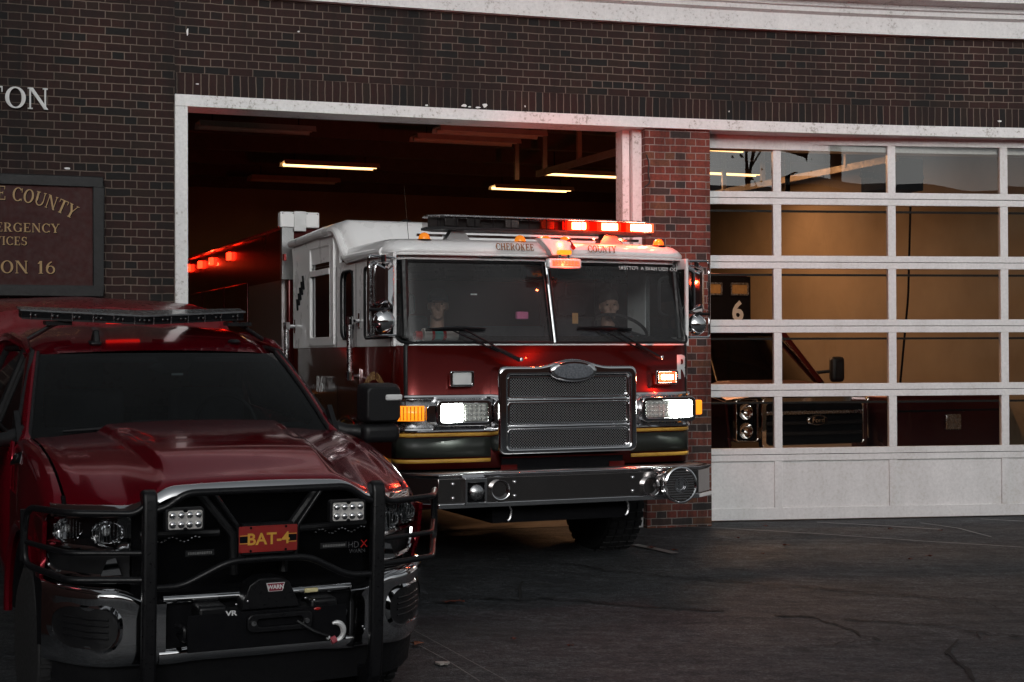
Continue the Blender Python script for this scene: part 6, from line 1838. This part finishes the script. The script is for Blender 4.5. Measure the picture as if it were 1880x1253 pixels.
# winch
mb = MB(); mb.cyl((-.30, -.02, .66), (.30, -.02, .66), .075, seg=24); mb.bx(-.34, -.20, -.10, .06, .58, .76); mb.bx(.22, .36, -.10, .06, .58, .76); mb.build('winch', T, PK, bevel=.015, seg=3)
mb = MB(); mb.prism([(-.13, 0), (.17, 0), (.11, .13), (.05, .15), (-.04, .15), (-.09, .12)], (0, -.085, .73), (1, 0, 0), (0, 0, 1), .01); mb.prism([(-.13, 0), (.17, 0), (.11, .13), (.05, .15), (-.04, .15), (-.09, .12)], (0, .03, .73), (1, 0, 0), (0, 0, 1), .12); mb.build('winch_housing', T, PK, bevel=.01)
p = pk(506, 1078, -.10)
mb = MB(); mb.prism([(-.035, -.021), (.035, -.021), (.047, .021), (-.047, .021)], (p.x, -.0965, p.z), (1, 0, 0), (0, 0, 1), .003); lg = mb.build('winch_badge', M['letter_white'], PK)
mb = MB(); mb.prism([(-.032, -.018), (.032, -.018), (.042, .018), (-.042, .018)], (p.x, -.0998, p.z), (1, 0, 0), (0, 0, 1), .002); mb.build('badge_field', simple('badge_maroon', (.20, .01, .03), .4), lg)
text('WARN', .028, 'badge_lettering', M['letter_white'], lg, (p.x, -.1025, p.z), bold=.001, sx=.95)
mb = MB(); mb.bx(-.40, .40, -.125, -.115, .55, .73); mb.build('winch_plate', M['dark'], PK, bevel=.004)
a, b_ = pk(463, 1143, -.13), pk(561, 1137, -.13)
mb = MB(); zc_ = (a.z + b_.z) / 2; x0, x1 = a.x, b_.x
mb.ring(rrect(x0 - .03, zc_ - .045, x1 + .03, zc_ + .045, .03), rrect(x0 + .02, zc_ - .02, x1 - .02, zc_ + .02, .018), -.155, .03); mb.build('fairlead', T, PK, bevel=.006)
for q_ in (a, b_):
    mb = MB(); mb.cyl((q_.x, -.165, q_.z), (q_.x, -.155, q_.z), .012, seg=14); mb.build('fairlead_bolt', M['steel'], PK)
p1, p2 = pk(548, 1142, -.16), pk(603, 1168, -.17)
mb = MB(); mb.tube([(p1.x, -.14, p1.z), ((p1.x + p2.x) / 2, -.17, (p1.z + p2.z) / 2 - .01), (p2.x, -.17, p2.z)], .010, 8); mb.build('winch_rope', T, PK)
c = pk(617, 1160, -.18)
mb = MB(); mb.tube([(c.x + .040 * math.cos(R(a_)), -.175, c.z + .045 * math.sin(R(a_))) for a_ in range(115, -140, -15)], [.007, .010, .012, .014, .015, .015, .015, .015, .014, .013, .013, .013, .013, .012, .011, .010, .009], 10); mb.tube([(p2.x - .005, -.175, p2.z - .005), (c.x - .035, -.175, c.z - .03)], .012, 8); mb.build('winch_hook', simple('bright_hook', (.68, .68, .68), .3, .4), PK)
mb = MB(); mb.cyl((c.x - .025, -.18, c.z - .045), (c.x + .0, -.18, c.z - .035), .018, seg=12); mb.build('hook_strap', simple('strap_red', (.35, .06, .08), .7), PK)
p = pk(425, 1127, -.13); text('VR', .034, 'winch_lettering', M['letter_white'], PK, (p.x, -.1265, p.z), sx=1.3, bold=.001)
p = pk(570, 1083, -.02); mb = MB(); mb.bx(p.x - .035, p.x + .035, -.04, -.02, p.z - .011, p.z + .011); mb.build('marker_lamp', M['yellow'], PK, bevel=.005)
p = pk(583, 1118, -.13); mb = MB(); mb.ell((p.x, -.127, p.z), (.018, .004, .008)); mb.build('red_sticker', M['redlens'], PK)
for (u, v) in ((454, 1104), (433, 1110), (560, 1098), (576, 1102), (665, 1150), (668, 1155)):
    p = pk(u, v, -.12); mb = MB(); mb.ell((p.x, -.128, p.z), (.006, .004, .006), 8, 5); mb.build('winch_bolt', M['chrome'], PK)
# tow hooks
for s in (-1, 1):
    mb = MB(); mb.tube(fillet([(s * .40, .05, .60), (s * .40, -.08, .60), (s * .40, -.08, .66), (s * .43, -.02, .67)], .02), .013, 8); mb.build('tow_hook', M['blackmetal'], PK)
# hood badge on the flank
mb = MB(); q = Vector((-.905, 1.33, 1.385)); mb.prism([(0, 0), (.22, .035), (.17, .10), (.03, .075)], (-1.012, 1.46, 1.285), (.06, -.998, 0), (.35, 0, .94), .006)
bdg = mb.build('side_badge', M['chrome'], PK, bevel=.002)
mb = MB(); mb.prism([(.02, .012), (.20, .04), (.165, .09), (.04, .068)], (-1.0185, 1.46, 1.287), (.06, -.998, 0), (.35, 0, .94), .004); mb.build('badge_insert', M['dark'], bdg)
text('2500', .05, 'badge_lettering', M['chrome'], bdg, (-1.000, 1.355, 1.342), (.06, -.998, 0), (.35, 0, .94), sx=1.0)
# wheels
for s in (-1, 1):
    wheel(PK, (s * .865, .98, .405), .41, .28, s, rimc='chrome')
    wheel(PK, (s * .865, 4.85, .405), .41, .28, s, rimc='chrome')
mb = MB(); mb.bx(-.6, .6, .2, 6.0, .38, .48); mb.bx(-.8, .8, .9, 1.05, .36, .44); mb.build('chassis', M['dark'], PK)
# ================================================================== medic unit behind the glass of the right bay
MU0 = Vector((3.22, 16.2, 0))
MU = empty('ambulance', MU0, (0, 0, PSI), label='dark red ambulance parked nose out behind the garage door glass', cat='ambulance')
MUM = Matrix.Translation(MU0) @ Matrix.Rotation(PSI, 4, 'Z'); MUI = MUM.inverted()
def mu(u, v, y):
    o = MUI @ Vector((0, 0, EYE)); d = MUI.to_3x3() @ ray(u, v); t = (y - o.y) / d.y; return o + d * t
mb = MB(); mb.grid(lambda x, t: (x, .12 + 1.05 * t + .12 * abs(x) ** 3, 1.17 + .12 * (1 - (1 - t) ** 2) - .05 * (abs(x) / .95) ** 3 + .02 * (abs(x) < .5) * sstep(0, .3, t)), list(np.linspace(-.95, .95, 30)), list(np.linspace(0, 1, 12))); mb.build('hood', M['red_dark'], MU, angle=60)
mb = MB()
for s in (-1, 1):
    mb.prism([(.1, .5), (.45, .5), (.5, .8), (.8, .95), (1.1, .8), (1.2, .5), (3.0, .5), (3.0, 1.25), (1.2, 1.25), (.2, 1.10)], (s * .99 - (.03 if s > 0 else 0), 0, 0), (0, 1, 0), (0, 0, 1), .03)
mb.build('body_side', M['red_dark'], MU)
mb = MB(); mb.grid(lambda x, v: ((.88 - .14 * v) * x, 1.15 + .62 * v + .1 * abs(x) ** 2.5, 1.27 + .56 * v), list(np.linspace(-1, 1, 14)), list(np.linspace(0, 1, 5))); mb.build('windscreen', M['glass_medic'], MU, fix=False)
mb = MB(); mb.grid(lambda x, t: (.76 * x, 1.77 + 1.1 * t, 1.84 + .07 * math.sin(min(1, t + .2) * 1.5) - .05 * abs(x) ** 4), list(np.linspace(-1, 1, 14)), list(np.linspace(0, 1, 6))); mb.build('cab_roof', M['red_dark'], MU)
for s in (-1, 1):
    mb = MB(); mb.tube([(s * .9, 1.22, 1.26), (s * .76, 1.80, 1.84)], .035, 8); mb.tube([(s * .76, 1.8, 1.84), (s * .76, 2.9, 1.86)], .03, 8); mb.build('roof_pillar', M['red_dark'], MU)
    mb = MB(); mb.add([(s * .93, 1.35, 1.27), (s * .93, 2.7, 1.27), (s * .78, 2.7, 1.80), (s * .78, 1.85, 1.80)], [(0, 1, 2, 3)]); mb.build('side_window', M['darkglass'], MU)
    mb = MB(); mb.box((s * 1.20, 1.35, 1.42), (.19, .10, .30)); o = mb.build('mirror', M['blackplastic'], MU, bevel=.05, seg=4)
    m2 = MB(); m2.cyl((s * .93, 1.42, 1.38), (s * 1.14, 1.36, 1.40), .02, seg=8); m2.build('mirror_arm', M['blackplastic'], o)
mb = MB(); mb.prism([(1.3, 1.1), (1.35, 1.27), (1.7, 1.25), (1.75, 1.0)], (-.85, 0, 0), (0, 1, 0), (0, 0, 1), 1.7); mb.bx(-.6, -.15, 2.1, 2.25, 1.0, 1.75); mb.bx(.15, .6, 2.1, 2.25, 1.0, 1.75); mb.build('cab_interior', M['seat'], MU)
# module
mb = MB(); mb.bx(-1.35, .95, 2.9, 6.2, .5, 2.62); mb.build('module', M['red_dark'], MU, bevel=.03)
mb = MB(); mb.bx(-1.1, .97, 2.885, 2.899, 1.95, 2.58); mb.build('module_front', M['dark'], MU)
for x in (-.78, -.38, .02, .42, .80):
    mb = MB(); mb.ring(rrect(x - .13, 2.34, x + .13, 2.50, .02), rrect(x - .11, 2.36, x + .11, 2.48, .015), 2.86, .03); o = mb.build('warning_light', M['steel'], MU)
    m2 = MB(); m2.bx(x - .11, x + .11, 2.87, 2.88, 2.36, 2.48); m2.build('lens', M['letter_gold'], o)
text('6', .34, 'unit_number', M['letter_white'], MU, (.78, 2.88, 2.13), bold=.01)
# grille with an oval badge and stacked headlamps
mb = MB(); mb.ring(rrect(-.66, .60, .66, 1.15, .06), rrect(-.60, .65, .60, 1.08, .04), .0, .08); mb.build('grille_frame', M['chrome'], MU, bevel=.012)
mb = MB(); mb.bx(-.6, .6, .04, .06, .63, 1.1); mb.build('grille_back', M['dark'], MU)
for z in (.76, .87, .98):
    mb = MB(); mb.bx(-.60, .60, .0, .04, z - .022, z + .022); mb.build('grille_bar', M['steel'] if z > .9 else M['blackplastic'], MU, bevel=.01)
mb = MB(); mb.lathe([(0, .02), (.11, .018), (.125, .01), (.13, 0)], (0, 0, 0), (0, -1, 0), 30); mb.v = [(x, y - .03, z * .44 + .90) for x, y, z in mb.v]; mb.build('badge', M['chrome'], MU)
mb = MB(); mb.lathe([(0, .004), (.108, .002), (.11, 0)], (0, 0, 0), (0, -1, 0), 30); mb.v = [(x, y - .051, z * .42 + .90) for x, y, z in mb.v]; mb.build('badge_field', M['dark'], MU)
text('Ford', .075, 'badge_lettering', M['chrome'], MU, (0, -.056, .90), sx=1.1)
for s in (-1, 1):
    mb = MB(); mb.ring(rrect(s * .82 - .14, .68, s * .82 + .14, 1.14, .04), rrect(s * .82 - .12, .70, s * .82 + .12, 1.12, .03), .03, .07); o = mb.build('headlight', M['chrome'], MU, bevel=.01)
    for z in (.80, 1.0):
        m2 = MB(); m2.lathe([(.085, -.03), (.06, .01), (.02, .03)], (s * .82, .09, z), (0, 1, 0), 20, cap=False); m2.build('reflector', M['chrome'], o, fix=False)
    m2 = MB(); m2.bx(s * .82 - .12, s * .82 + .12, .12, .13, .70, 1.12); m2.build('headlight_back', M['dark'], o)
mb = MB(); mb.bx(-1.0, 1.0, -.12, .1, .40, .60); mb.build('bumper', M['chrome'], MU, bevel=.03)
for s in (-1, 1):
    wheel(MU, (s * .86, .8, .40), .40, .26, s); wheel(MU, (s * .86, 4.9, .40), .40, .3, s)
# low dark red trailer at the right of the bay
TR = empty('equipment_trailer', bay(6.2, 2.85, 0), (0, 0, PSI), label='low dark red equipment trailer behind the right side of the garage door', cat='trailer')
mb = MB(); mb.bx(-1.02, .5, 0, 2.6, .42, 1.16); mb.build('body', M['red_dark'], TR, bevel=.06, seg=4)
mb = MB(); mb.bx(-.35, -.15, -.03, 0, .78, .95); mb.build('latch', M['steel'], TR, bevel=.008)
mb = MB(); mb.bx(-1.0, .48, -.01, -.004, .98, 1.0); mb.build('lid_seam', M['dark'], TR)
for s in (-1, 1):
    wheel(TR, (s * .66 - .26, 1.3, .3), .30, .18, s)
# hose drum hook seen hanging at the upper pane
mb = MB();
